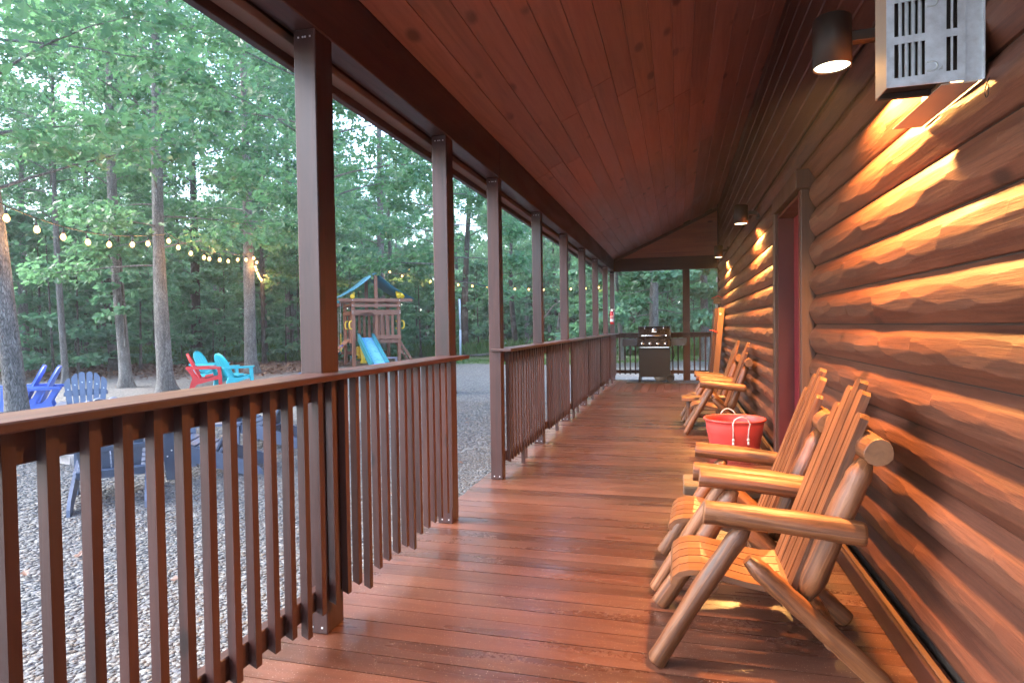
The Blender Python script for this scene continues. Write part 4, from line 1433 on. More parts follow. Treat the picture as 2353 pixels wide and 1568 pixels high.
def resin_chair(mat, label, group):
    """moulded plastic lawn chair with a round topped ribbed back, sitter faces +X"""
    t = empty('resin_chair', (0, 0, 0), 0, label, 'chair', group)
    # back shell
    nu, nv = 21, 14
    vs, fs = [], []
    tilt = R(25)
    for side in (0, 1):
        for j in range(nv):
            v = j / (nv - 1)
            zz = 0.70 * v
            hw = 0.235 + 0.035 * math.sin(math.pi * min(1, v * 1.1))
            if v > 0.62:
                hw *= math.sqrt(max(0.02, 1 - ((v - 0.62) / 0.385) ** 2))
            for i in range(nu):
                u = -1 + 2 * i / (nu - 1)
                yv = u * hw
                rib = 0.0 if abs(u) > 0.86 or v > 0.86 or v < 0.05 else -0.012 * (0.5 + 0.5 * math.cos(u * math.pi * 5.0)) ** 3
                dep = 0.03 * u * u + rib - 0.018 * side + (0.018 if abs(u) > 0.9 and side == 0 else 0)
                vs.append((-0.14 - zz * math.sin(tilt) + dep * math.cos(tilt), yv, 0.285 + zz * math.cos(tilt) + dep * math.sin(tilt)))
    N = nu * nv
    for j in range(nv - 1):
        for i in range(nu - 1):
            a = j * nu + i
            fs.append((a, a + 1, a + nu + 1, a + nu))
            fs.append((N + a, N + a + nu, N + a + nu + 1, N + a + 1))
    for j in range(nv - 1):
        for i in (0, nu - 1):
            a = j * nu + i
            fs.append((a, a + nu, N + a + nu, N + a))
    for i in range(nu - 1):
        a = (nv - 1) * nu + i
        fs.append((a, a + 1, N + a + 1, N + a))
        fs.append((i, N + i, N + i + 1, i + 1))
    MB().add(vs, fs, True).build('backrest', mat, t)
    # seat
    for k in range(5):
        yc = (k - 2) * 0.096
        MB().prism([(-0.17, 0.285), (0.02, 0.275), (0.30, 0.350), (0.36, 0.340), (0.375, 0.30), (0.365, 0.30), (0.35, 0.325), (0.30, 0.332), (0.02, 0.258), (-0.17, 0.268)], yc - 0.0435, yc + 0.0435, 'Y').build('seat_slat', mat, t)
    MB().box(0.10, 0.30, -0.24, 0.24, 0.255, 0.29, 0.004, rot=Matrix.Rotation(R(-13), 3, 'Y'), at=(-0.05, 0, 0.03)).build('seat_frame', mat, t)
    for s in (-1, 1):
        b = MB()
        b.prism([(0.365, 0.345), (0.37, 0.26), (0.05, 0.195), (-0.20, 0.13), (-0.30, 0.0), (-0.385, 0.0), (-0.345, 0.17), (-0.30, 0.30), (-0.36, 0.42), (-0.44, 0.55), (-0.34, 0.55), (-0.25, 0.38), (-0.17, 0.30), (0.05, 0.275)], s * 0.262, s * 0.30, 'Y')
        b.build('side_frame', mat, t)
        b = MB()
        b.prism([(0.31, 0.0), (0.395, 0.0), (0.39, 0.30), (0.375, 0.545), (0.275, 0.545), (0.305, 0.36)], s * 0.305, s * 0.35, 'Y')
        b.build('front_leg', mat, t)
        b = MB()
        b.prism([(-0.46, s * 0.275), (-0.44, s * 0.33), (0.0, s * 0.375), (0.36, s * 0.39), (0.42, s * 0.36), (0.425, s * 0.30), (0.38, s * 0.27), (0.0, s * 0.28)], 0.547, 0.575, 'Z')
        b.prism([(-0.44, s * 0.325), (0.0, s * 0.362), (0.36, s * 0.378), (0.36, s * 0.39), (0.0, s * 0.374), (-0.44, s * 0.338)], 0.522, 0.546, 'Z')
        b.build('armrest', mat, t)
    return t


c = resin_chair(M['redres'], 'red plastic lawn chair in side view, beside two turquoise chairs', None)
c.location, c.rotation_euler = xyz(-12.02, 13.72), (0, 0, R(40))
c = resin_chair(M['turq'], 'turquoise plastic lawn chair turned away from the porch, nearest of the bright chairs', 'turquoise plastic lawn chairs')
c.location, c.rotation_euler = xyz(-11.38, 13.95), (0, 0, R(72))
c2 = copy_tree(c)
c2.location, c2.rotation_euler = xyz(-13.2, 15.25), (0, 0, R(10))
c2['label'] = 'turquoise plastic lawn chair facing the porch, behind the red chair'
c = resin_chair(M['blueres'], 'blue plastic lawn chair behind the leaning tree trunk, outer of the two', 'blue plastic lawn chairs')
c.location, c.rotation_euler = xyz(-11.0, 8.38), (0, 0, R(226))
c2 = copy_tree(c)
c2.location, c2.rotation_euler = xyz(-11.17, 8.24, 0.0), (0, 0, R(228))
c2['label'] = 'second blue plastic lawn chair, nested in front of the other blue one'
c2.location = (c2.location[0], c2.location[1], GZ + 0.02)

# ------------------------------------------------------------------ play tower
PLAY = empty('play_tower', xyz(-11.52, 22.43), R(40), 'wooden play tower with blue tarp roof, slide, ladder and climbing ramp', 'playset')
PLAY.scale = (1.0, 1.0, 1.0)
cz, cx_ = M['cedarz'], M['cedarx']
D_ = 1.75
for sx in (-0.90, 0.90):
    for sy in (0.0, D_):
        MB().box(sx - 0.062, sx + 0.062, sy, sy + 0.12, 0.0, 2.57, 0.008).build('corner_post', cz, PLAY)
for sy in (-0.05, D_ + 0.125):
    MB().box(-1.46, 1.46, sy, sy + 0.045, 2.57, 2.70, 0.006).build('roof_beam', cx_, PLAY)
for sy in (0.0, D_ + 0.03):
    MB().box(-0.065, 0.065, sy, sy + 0.09, 2.30, 3.66, 0.006).build('ridge_post', cz, PLAY)
for z0, z1 in ((2.36, 2.475),):
    MB().box(-0.97, 0.97, -0.045, -0.003, z0, z1, 0.005).build('rail', cx_, PLAY)
ar = MB()
pts = [(-0.97, 2.05), (-0.72, 2.05)] + [(-0.40 + 0.30 * math.cos(a), 2.05 + 0.10 * math.sin(a)) for a in np.linspace(math.pi, 0, 9)] + [(0.97, 2.05), (0.97, 2.25), (-0.97, 2.25)]
ar.prism(pts, -0.045, -0.003, 'Y')
ar.build('arched_rail', cx_, PLAY)
MB().box(-0.06, 0.97, -0.048, -0.003, 1.10, 1.25, 0.005).build('rail', cx_, PLAY)
MB().box(0.0, 0.84, -0.03, 0.0, 0.93, 1.05, 0.005).build('rail', cx_, PLAY)
for px in (0.0, 0.21, 0.42, 0.64):
    MB().box(px - 0.052, px + 0.052, 0.004, 0.035, 1.0, 2.10, 0.004).build('picket', cz, PLAY)
for px in np.linspace(-0.72, 0.72, 8):
    MB().box(px - 0.052, px + 0.052, D_ + 0.09, D_ + 0.12, 1.05, 2.10, 0.004).build('picket', cz, PLAY)
MB().box(-0.97, 0.97, D_ + 0.122, D_ + 0.16, 2.05, 2.2, 0.004).build('rail', cx_, PLAY)
MB().box(-0.83, 0.83, D_ + 0.09, D_ + 0.13, 0.45, 0.58, 0.004).build('rail', cx_, PLAY)
for px in (0.35, 1.4):
    for sx in (-0.962,):
        MB().box(sx, sx + 0.03, px - 0.052, px + 0.052, 1.05, 2.15, 0.004).build('picket', cz, PLAY)
for sx in (-0.965, 0.935):
    MB().box(sx - 0.03, sx + 0.03, 0.125, D_ - 0.005, 2.05, 2.2, 0.004).build('side_rail', cz, PLAY)
    MB().box(sx - 0.03, sx + 0.03, 0.125, D_ - 0.005, 2.38, 2.5, 0.004).build('side_rail', cz, PLAY)
    MB().box(sx - 0.02, sx + 0.02, 0.125, D_ - 0.005, 0.95, 1.09, 0.004).build('side_rail', cz, PLAY)
for i in range(9):
    ya = 0.06 + i * 0.19
    MB().box(-0.85, 0.85, ya, ya + 0.175, 1.05, 1.085, 0.004).build('floor_board', cx_, PLAY)
# tarp roof
for s, nm in ((-1, 'tarp'), (1, 'tarp')):
    vs, fs = [], []
    n = 9
    for i in range(n):
        u = i / (n - 1)
        xx = s * (0.03 + 1.50 * u)
        zz = 3.70 - 1.00 * u - 0.10 * math.sin(math.pi * u)
        for yy in (-0.10, D_ / 2, D_ + 0.22):
            sag = -0.03 * math.sin(math.pi * u) if yy == D_ / 2 else 0
            vs += [(xx, yy, zz + sag), (xx, yy, zz + sag - 0.012)]
    for i in range(n - 1):
        for j in range(2):
            a = i * 6 + j * 2
            fs += [(a, a + 2, a + 8, a + 6), (a + 1, a + 7, a + 9, a + 3)]
        fs += [(i * 6, i * 6 + 6, i * 6 + 7, i * 6 + 1), (i * 6 + 4, i * 6 + 5, i * 6 + 11, i * 6 + 10)]
    fs.append((0, 1, 3, 2)); fs.append((2, 3, 5, 4))
    e = (n - 1) * 6
    fs.append((e, e + 2, e + 3, e + 1)); fs.append((e + 2, e + 4, e + 5, e + 3))
    MB().add(vs, fs, True).build(nm, M['tarp'], PLAY)
MB().box(-1.62, -1.44, -0.12, D_ + 0.1, 2.50, 2.60, 0.006).build('eave_bar', M['green'], PLAY)
# slide
sl = []
for t_ in np.linspace(0, 1, 12):
    yy = 0.05 - 2.45 * t_
    zz = 1.16 - 0.03 * t_ - 1.02 * (t_ ** 1.0) + 0.13 * max(0, t_ - 0.75) ** 1.0
    if t_ < 0.08:
        zz = 1.16
    sl.append((yy, zz))
def ribbon(x0, x1, dz0, dz1, nm, mt, nrm=1):
    vs, fs = [], []
    for yy, zz in sl:
        vs += [(x0, yy, zz + dz0), (x1, yy, zz + dz0), (x1, yy, zz + dz1), (x0, yy, zz + dz1)]
    for i in range(len(sl) - 1):
        o = i * 4
        for j in range(4):
            fs.append((o + j, o + (j + 1) % 4, o + 4 + (j + 1) % 4, o + 4 + j))
    e = (len(sl) - 1) * 4
    fs += [(3, 2, 1, 0), (e, e + 1, e + 2, e + 3)]
    return MB().add(vs, fs).build(nm, mt, PLAY)
ribbon(-0.66, -0.20, -0.02, 0.0, 'slide_bed', M['slidetop'])
for a, c in ((-0.76, -0.665), (-0.195, -0.10)):
    ribbon(a, c, -0.12, 0.16, 'slide_side', M['slideside'])
# climbing ramp on the left side
rmp = []
for i in range(6):
    u0 = i / 6
    ang = math.atan2(1.05, 1.0)
    MB().box(-0.0, 0.19, 0.32, 1.35, 0.0, 0.03, 0.004, rot=Matrix.Rotation(-ang, 3, 'Y'), at=(-2.0 + u0 * 1.0, 0, 0.0 + u0 * 1.05)).build('ramp_board', cz, PLAY)
for px, py, mt in ((-1.25, 0.55, 'navy'), (-1.45, 0.95, 'yellow'), (-1.58, 0.6, 'green'), (-1.75, 1.05, 'navy'), (-1.35, 1.2, 'green')):
    u = px + 2.0
    b = MB().lathe([(0.0, 0.07), (0.05, 0.055), (0.075, 0.02), (0.08, 0.0)], 9)
    o = b.build('climbing_hold', M[mt], PLAY)
    o.location = (px - 0.03, py, u * 1.05 + 0.035)
    o.rotation_euler = (0, R(-46), 0)
# ladder on the right
for yy in (0.30, 1.05):
    MB().box(-0.05, 0.05, yy, yy + 0.05, 0.0, 1.30, 0.004, rot=Matrix.Rotation(R(-32), 3, 'Y'), at=(1.62, 0, 0)).build('ladder_rail', cz, PLAY)
for i in range(4):
    u = (i + 0.7) / 4.3
    MB().box(-0.07, 0.07, 0.352, 1.048, -0.02, 0.02, 0.004, at=(1.60 - u * 0.66, 0, u * 1.05)).build('ladder_rung', cx_, PLAY)
# handles
for hx, hy in ((-0.975, -0.062), (-0.995, 0.7), (0.99, -0.062), (0.99, 0.9)):
    hbk = MB()
    sg = -1 if hx < 0 else 1
    hbk.tube([(hx, hy, 1.50), (hx + sg * 0.08, hy, 1.53), (hx + sg * 0.10, hy, 1.60), (hx + sg * 0.10, hy, 1.72), (hx + sg * 0.08, hy, 1.79), (hx, hy, 1.82)], 0.028, 8)
    hbk.build('grab_handle', M['yellow'], PLAY)
tl = MB()
tl.tube([(0, 0.30, 0.12), (0, 0.05, 0.03), (0, -0.10, -0.03), (0, -0.12, -0.035)], [0.05, 0.06, 0.085, 0.09], 12)
tl.tube([(0, 0.05, -0.09), (0, 0.05, 0.0)], 0.035, 8)
o = tl.build('telescope', M['yellow'], PLAY)
o.location = (-0.92, -0.06, 2.80)
o.rotation_euler = (0, R(12), R(-14))
bn = MB()
for sx in (-0.075, 0.075):
    bn.tube([(sx * 0.8, 0.16, 0.14), (sx, 0.0, 0.02), (sx * 1.1, -0.10, -0.06)], [0.05, 0.075, 0.085], 12)
bn.box(-0.03, 0.03, -0.02, 0.06, -0.06, 0.05, 0.005)
o = bn.build('binoculars', M['yellow'], PLAY)
o.location = (0.94, -0.03, 2.83)
o.rotation_euler = (0, 0, R(10))
bt = MB()
for bx in (-0.93, 0.93):
    for zz in (2.12, 2.19, 2.42, 2.63):
        bt.lathe([(0.0, 0.0), (0.016, 0.0)], 8)
        bt.v[-16:] = [(p[0] + bx, -0.0525, p[1] + zz) for p in bt.v[-16:]]
tag(bt.build('bolt_heads', M['screw'], PLAY), kind='stuff')

# swing frame behind the tower
SW = empty('swing_frame', (0, 0, 0), 0, 'wooden swing beam behind the play tower with chain swings', 'swing')
SW.matrix_world = PLAY.matrix_basis.copy() if hasattr(PLAY, 'matrix_basis') else Matrix()
SW.location = PLAY.location
SW.rotation_euler = (0, 0, R(40))
MB().box(-1.10, -0.98, D_ + 0.18, D_ + 3.4, 2.46, 2.60, 0.006).build('swing_beam', M['cedarx'], SW)
for s in (-1, 1):
    MB().box(-0.05, 0.05, -0.05, 0.05, 0.0, 2.62, 0.004, rot=Matrix.Rotation(R(-14 * s), 3, 'Y'), at=(-1.04 + s * 0.65, D_ + 3.3, 0)).build('swing_leg', cz, SW)
def chains(pts, nm='swing_chain'):
    for (x, yy, z0, z1, cov) in pts:
        b = MB()
        nlk = int((z1 - z0) / 0.055)
        for i in range(nlk):
            zc = z0 + (i + 0.5) * (z1 - z0) / nlk
            hh = (z1 - z0) / nlk * 0.62
            w = 0.014
            ring = [(w * math.cos(a), hh * math.sin(a)) for a in np.linspace(0, 2 * math.pi, 7)]
            P3 = [(x + (r_[0] if i % 2 else 0), yy + (0 if i % 2 else r_[0]), zc + r_[1]) for r_ in ring]
            b.tube(P3, 0.007, 4, caps=False)
        b.build(nm, M['yellow'] if cov else M['chain'], SW)
chains([(-1.04, D_ + 0.85, 0.55, 2.46, False), (-1.04, D_ + 1.30, 0.55, 2.46, False), (-1.40, -0.02, 1.35, 2.52, False), (-1.56, -0.02, 0.95, 2.52, False)])
chains([(-1.40, -0.02, 0.62, 1.36, True)], 'chain_sleeve')
gb_ = MB()
gb_.tube([(-1.04, D_ + 0.8, 0.58), (-1.04, D_ + 0.95, 0.50), (-1.04, D_ + 1.2, 0.50), (-1.04, D_ + 1.35, 0.58)], [0.05, 0.09, 0.09, 0.05], 8)
gb_.build('belt_seat', M['green'], SW)
gl = empty('glider_swing', PLAY.location, R(40), 'yellow plastic horse glider hanging under the play tower', 'swing')
b = MB()
b.box(-0.62, -0.15, 0.8, 1.1, 0.30, 0.80, 0.04)
b.build('glider_body', M['yellow'], gl)
b = MB()
b.tube([(-0.45, 0.72, 0.95), (-0.45, 0.66, 0.60), (-0.44, 0.62, 0.35), (-0.43, 0.60, 0.18)], [0.11, 0.09, 0.07, 0.10], 10)
b.tube([(-0.55, 0.60, 0.18), (-0.31, 0.60, 0.18)], [0.06, 0.06], 8)
b.build('glider_horse_head', M['yellow'], gl)
MB().tube([(-0.66, 0.8, 0.40), (-0.80, 0.6, 0.34), (-0.95, 0.55, 0.42)], [0.05, 0.09, 0.03], 8).build('glider_foot_rest', M['green'], gl)
MB().tube([(-0.40, 0.95, 0.8), (-0.40, 0.95, 1.03)], 0.012, 6).build('glider_hanger', M['chain'], gl)
bn_ = empty('bench_plank', PLAY.location, R(40), 'low pale lilac plastic bench beside the slide of the play tower', 'bench')
MB().box(0.05, 0.95, 0.28, 0.62, 0.29, 0.34, 0.01).build('bench_top', M['lilac'], bn_)
for sx in (0.12, 0.84):
    MB().box(sx, sx + 0.05, 0.34, 0.56, 0.0, 0.289, 0.006).build('leg', M['lilac'], bn_)

# tether ball pole
tp = empty('tetherball_pole', xyz(-9.5, 26.5), 0, 'pale blue tetherball pole with a yellow ball at its foot', 'pole')
MB().tube([(0, 0, 0), (0.02, 0, 1.4)], 0.046, 14).build('pole_lower', M['polepaint'], tp)
MB().tube([(0.02, 0, 1.4), (0.01, 0, 2.78)], 0.040, 14).build('pole_upper', M['polepaint'], tp)
MB().lathe([(0.14 * math.sin(a), -0.14 * math.cos(a)) for a in np.linspace(0.01, math.pi - 0.01, 14)], 20, at=(0.04, -0.18, 0.13)).build('ball', M['yellow'], tp)
MB().tube([(0.01, 0, 2.77), (0.06, -0.05, 2.0), (0.05, -0.08, 1.0), (0.04, -0.16, 0.26)], 0.006, 5).build('tether_cord', M['chain'], tp)

# ================================================================== TREES
OUT = np.array([(0.25, 0.23), (0.42, 0.12), (0.62, 0.35), (0.80, 0.13)])
OUT_B = np.array([(0.20, 0.20), (0.45, 0.30), (0.65, 0.27), (0.85, 0.13)])


def leaf_mesh(name, pos, d, up, size, mat, outline=OUT, width=1.0):
    n = len(pos)
    d = d / np.linalg.norm(d, axis=1, keepdims=True)
    sd = np.cross(d, up)
    sd /= np.maximum(np.linalg.norm(sd, axis=1, keepdims=True), 1e-6)
    up = np.cross(sd, d)
    k = len(outline)
    V = np.zeros((n, 2 + 2 * k, 3), np.float32)
    s = size[:, None]
    curl = rng.uniform(-0.12, 0.05, (n, 1))
    V[:, 0] = pos
    V[:, 1] = pos + d * s + up * s * curl * 1.5
    for i, (u, w) in enumerate(outline):
        j = rng.uniform(0.85, 1.15, (n, 1))
        for q, sg in ((2 + i, 1), (2 + k + i, -1)):
            V[:, q] = pos + d * (s * u) + sd * (s * w * sg * width * j) + up * (s * (0.22 * w + curl * u))
    base = np.arange(n)[:, None] * (2 + 2 * k)
    f1 = [0] + [2 + i for i in range(k)] + [1]
    f2 = [1] + [2 + k + i for i in reversed(range(k))] + [0]
    L = np.concatenate([base + np.array(f1), base + np.array(f2)], 1).reshape(-1)
    fl = k + 2
    starts = np.arange(2 * n) * fl
    return from_arrays(name, V.reshape(-1, 3), L, starts, np.full(2 * n, fl), mat, False)


def tree_kit(seed, H, r0, z0, z1, Rm, nl, twigs, per, leaf, mat, barkm, flat=0.35, outline=OUT, e0=4, e1=55):
    rg = np.random.default_rng(seed)
    rs = random.Random(seed)
    # trunk
    bx, by = rs.uniform(-0.25, 0.25), rs.uniform(-0.25, 0.25)
    ph = rs.uniform(0, 6)
    def centre(z):
        return np.array([bx * math.sin(z * 0.33 + ph) - bx * math.sin(ph), by * math.sin(z * 0.27 + ph * 2) - by * math.sin(ph * 2), z])
    zs = np.concatenate([[-0.08, 0.0, 0.08, 0.18, 0.32, 0.5], np.linspace(0.9, H, 16)])
    n = 18
    vs, fs = [], []
    lob = [rs.uniform(0, 6.28) for _ in range(3)]
    for z in zs:
        r = r0 * (1 - 0.80 * (z / H) ** 0.9 if z > 0 else 1.0)
        fl = 0.95 * math.exp(-max(z, 0) / 0.20)
        c = centre(max(z, 0))
        for k in range(n):
            th = 2 * math.pi * k / n
            rr = r * (1 + fl * (0.55 + 0.45 * math.sin(3 * th + lob[0]) + 0.3 * math.sin(5 * th + lob[1])) + 0.05 * math.sin(2 * th + z * 0.9 + lob[2]) + 0.035 * math.sin(4 * th - z * 2.1))
            vs.append((c[0] + rr * math.cos(th), c[1] + rr * math.sin(th), z))
    for i in range(len(zs) - 1):
        for k in range(n):
            fs.append((i * n + k, i * n + (k + 1) % n, (i + 1) * n + (k + 1) % n, (i + 1) * n + k))
    b = MB()
    b.add(vs, fs, True)
    me = bpy.data.meshes.new('trunk')
    me.from_pydata(b.v, [], b.f)
    me.polygons.foreach_set('use_smooth', b.sm)
    me.materials.append(barkm)
    lm = MB()
    P, D, U, S = [], [], [], []
    for i in range(nl):
        f = (i + rs.random()) / nl
        z = z0 + (z1 - z0) * f
        az = i * 2.39996 + rs.uniform(-0.5, 0.5)
        shp = (0.72 + 0.28 * math.sin(min(1.0, f * 1.6) * math.pi / 2)) if f < 0.6 else 1.0 - 1.45 * (f - 0.6)
        L = Rm * max(0.25, shp) * rs.uniform(0.65, 1.15)
        el = R(e0 + (e1 - e0) * f + rs.uniform(-10, 14))
        hd = np.array([math.cos(az), math.sin(az), 0])
        side = np.array([-hd[1], hd[0], 0])
        wig = rs.uniform(-0.25, 0.25)
        c0 = centre(min(z, H))
        def limb(t):
            return c0 + hd * (L * math.cos(el) * t) + side * (wig * L * t * t) + np.array([0, 0, L * (math.sin(el) * t - 0.16 * t * t)])
        lr = r0 * (0.145 - 0.08 * f)
        lm.tube([limb(t) for t in (0, 0.2, 0.45, 0.7, 0.95)], [lr, lr * 0.8, lr * 0.55, lr * 0.35, lr * 0.12], 5, caps=False)
        for j in range(twigs):
            t = 0.26 + 0.76 * math.sqrt(rs.random())
            p = limb(t)
            a2 = az + rs.choice((-1, 1)) * rs.uniform(0.3, 1.4)
            tl_ = rs.uniform(0.45, 1.0) * Rm * 0.22
            td = np.array([math.cos(a2), math.sin(a2), rs.uniform(-0.15, 0.35)])
            if j % 3 == 0:
                lm.tube([p, p + td * tl_ * 0.85], [lr * 0.22, 0.004], 3, caps=False)
            m_ = max(4, int(per * rs.uniform(0.6, 1.4)))
            u = rg.uniform(0.1, 1.1, (m_, 1))
            jit = rg.normal(0, 1, (m_, 3)) * np.array([0.30, 0.30, 0.30 * flat]) * tl_
            P.append(p + td * tl_ * u + jit)
            dd = td * 0.7 + rg.normal(0, 0.75, (m_, 3)) * np.array([1, 1, 0.55]) - np.array([0, 0, 0.28])
            D.append(dd)
            U.append(np.array([0, 0, 0.65]) + hd * 0.45 + rg.normal(0, 0.62, (m_, 3)))
            S.append(rg.uniform(0.7, 1.3, m_) * leaf)
    cr = leaf_mesh('crown', np.concatenate(P), np.concatenate(D), np.concatenate(U), np.concatenate(S), mat, outline)
    lme = bpy.data.meshes.new('limbs')
    lme.from_pydata(lm.v, [], lm.f)
    lme.polygons.foreach_set('use_smooth', lm.sm)
    lme.materials.append(barkm)
    return me, lme, cr


def _k(*a, **k):
    return tree_kit(*a, **k)


KITS = {
    'A': tree_kit(11, 15.0, 0.20, 3.6, 14.5, 3.9, 40, 13, 25, 0.165, M['leaf'], M['bark'], 0.75, OUT, 12, 60),
    'B': tree_kit(12, 17.0, 0.21, 4.6, 16.5, 4.1, 38, 12, 24, 0.175, M['leaf'], M['barkdark'], 0.8, OUT, 15, 62),
    'C': tree_kit(13, 14.0, 0.19, 3.0, 13.5, 3.4, 38, 12, 24, 0.160, M['leaf'], M['bark'], 0.75, OUT, 8, 60),
    'D': tree_kit(14, 8.5, 0.15, 1.5, 8.2, 3.3, 38, 13, 32, 0.20, M['leafb'], M['bark'], 0.28, OUT_B, -6, 45),
    'E': tree_kit(15, 16.0, 0.20, 5.5, 15.5, 3.5, 32, 11, 24, 0.17, M['leaf'], M['barkdark'], 0.8, OUT, 15, 65),
    'S': tree_kit(16, 3.6, 0.035, 0.35, 3.5, 1.5, 18, 8, 15, 0.15, M['leafb'], M['barkdark'], 0.18, OUT_B, 0, 35),
    'T': tree_kit(17, 2.6, 0.03, 0.15, 2.5, 1.25, 18, 8, 14, 0.13, M['leafb'], M['barkdark'], 0.3, OUT, 5, 50),
    'V': tree_kit(18, 3.4, 0.03, 0.9, 3.3, 0.85, 22, 6, 11, 0.17, M['leafb'], M['barkdark'], 0.35, OUT_B, -18, 20),
}


def tree(kit, x, y, label, r=None, s=1.0, rz=None, lean=(0, 0), group=None, name='tree', cat='tree', barkm=None, zoff=0.0):
    t = empty(name, xyz(x, y, -0.02 + zoff), 0, label, cat, group)
    rz = random.uniform(0, 6.28) if rz is None else rz
    t.rotation_euler = (lean[0], lean[1], rz) if lean == (0, 0) else (Matrix.Rotation(lean[1], 3, 'Y') @ Matrix.Rotation(lean[0], 3, 'X') @ Matrix.Rotation(rz, 3, 'Z')).to_euler()
    t.scale = (s, s, s)
    tr = link('trunk', KITS[kit][0], t)
    if r:
        q = r / (KITS[kit][0]['r0'] * s)
        tr.scale = (q, q, 1)
    link('limbs', KITS[kit][1], t)
    link('crown', KITS[kit][2], t)
    if barkm:
        for o in [c_ for c_ in t.children if not c_.name.startswith('crown')]:
            o.material_slots[0].link = 'OBJECT'
            o.material_slots[0].material = barkm
    return t


for k_, r_ in (('A', .20), ('B', .21), ('C', .19), ('D', .15), ('E', .20), ('S', .035), ('T', .03), ('V', .03)):
    KITS[k_][0]['r0'] = r_

NG = 'tall trees standing in and round the gravel yard'
tree('A', -9.55, 7.1, 'leaning grey barked tree at the left edge, in front of the blue chairs', 0.155, 1.0, 0.6, (R(2.0), R(-4.0)), NG)
tree('E', -14.75, 13.86, 'slim grey tree left of the red chair, its trunk wrapped in leaves', 0.165, 0.95, 2.1, (0, 0), NG, barkm=M['bark'])
tree('C', -12.45, 12.85, 'pale barked tree with flared base just left of the red chair', 0.185, 1.05, 4.0, (0, R(-1.5)), NG)
tree('B', -22.0, 24.6, 'dark barked tree directly behind the turquoise chair facing the porch', 0.24, 1.0, 1.0, (0, 0), NG)
tree('A', -14.45, 18.65, 'stout pale tree with wide root flare where the string of bulbs turns', 0.215, 1.1, 3.3, (0, 0), NG)
tree('C', -19.4, 26.2, 'thin pale trunk right of the stout tree, at the dip of the bulb string', 0.105, 1.1, 5.0, (0, 0), NG)
tree('A', -21.6, 31.4, 'grey tree just left of the thick near porch post', 0.26, 1.1, 0.2, (0, 0), NG)
tree('B', -25.5, 22.0, 'dark thin trunk in the shade at the left forest edge', 0.15, 1.0, 2.2, (0, 0), NG)
tree('E', -26.5, 23.9, 'pale broad trunk beside the dark thin one at the left forest edge', 0.27, 1.1, 0.9, (0, R(-2)), NG, barkm=M['bark'])
tree('C', -13.9, 27.4, 'tall grey tree right behind the play tower', 0.24, 1.15, 1.7, (0, 0), NG)
tree('B', -13.6, 34.5, 'dark trunk right of the play tower, before the fallen log', 0.34, 1.1, 2.9, (0, 0), NG)
tree('E', -10.9, 31.2, 'dark slender tree seen between the second and third posts', 0.20, 1.1, 0.4, (0, 0), NG)
tree('E', -5.75, 29.6, 'dark crooked tree leaning over, seen between the middle posts', 0.17, 0.95, 4.4, (R(4), R(7)), NG)
tree('D', -0.9, 23.4, 'wide low maple with layered blue green leaves behind the grill', 0.20, 1.08, 1.1, (0, 0), NG)
tree('D', 1.1, 26.8, 'second low leafy maple behind the right end of the far rail', 0.19, 1.15, 4.1, (0, 0), NG)
tree('C', -2.3, 26.5, 'slim pale trunk left of the wide low maple', 0.10, 0.8, 0.5, (R(3), R(-3)), NG)
tree('E', 2.1, 31.5, 'pale tall trunk showing at the cabin corner', 0.30, 1.0, 0.5, (0, 0), NG, barkm=M['bark'])
tree('A', -7.50, 12.25, 'big leafy oak whose trunk hides behind the thick near post', 0.17, 1.0, 2.6, (0, 0), NG)
tree('C', -10.9, 4.7, 'broad leafed tree just off the left edge, its boughs hanging into view', 0.18, 1.05, 3.9, (0, 0), NG)
tree('E', -17.8, 14.6, 'slim pale trunk between the leaning left tree and the leaf wrapped one', 0.10, 0.85, 2.2, (0, 0), NG, barkm=M['bark'])
tree('E', -27.5, 30.0, 'slim pale trunk far back, left of the turquoise chairs', 0.13, 1.0, 3.2, (0, 0), NG, barkm=M['bark'])
tree('C', -5.1, 13.3, 'full leafy oak whose trunk hides behind the second porch post', 0.13, 0.85, 1.3, (0, 0), NG)
NEAR = [(o.location[0], o.location[1]) for o in COL.objects if o.name.startswith('tree') and o.parent is None]


def fdep(x, y):
    return -0.258 * x + 0.966 * y


def zone(x, y):
    a = math.degrees(math.atan2(-x, y))
    if a > 40:
        return 'at the left edge behind the lawn chairs'
    if a > 27:
        return 'behind the near post and the play tower'
    if a > 6:
        return 'seen between the porch posts'
    return 'beyond the end rail and the grill'


pts = list(NEAR)
rg = random.Random(21)
nfar = 0
tries = 0
while nfar < 78 and tries < 9000:
    tries += 1
    az = R(rg.uniform(-64, 7))
    dd = rg.uniform(18, 62)
    x, y = math.sin(az) * dd, math.cos(az) * dd
    f_ = fdep(x, y)
    if x < -13.5:
        ok = f_ > (27 if x > -22 else 25) or (x < -19.5 and f_ > 17.5)
    else:
        ok = f_ > 36 if x < -3.5 else f_ > 33
    if not ok or f_ > 62:
        continue
    if min((x - a) ** 2 + (y - b) ** 2 for a, b in pts) < (2.3 if dd < 35 else 3.1) ** 2:
        continue
    pts.append((x, y))
    dark = rg.random() < 0.5
    tree(rg.choice('ABBCEE'), x, y, '%s barked forest tree %s' % ('dark' if dark else 'grey', zone(x, y)), rg.uniform(0.10, 0.24), rg.uniform(0.62, 0.92), None, (R(rg.uniform(-2, 2)), R(rg.uniform(-2, 2))), 'trees of the forest ' + zone(x, y), 'forest_tree',
         barkm=M['barkdark'] if dark else M['bark'])
    nfar += 1

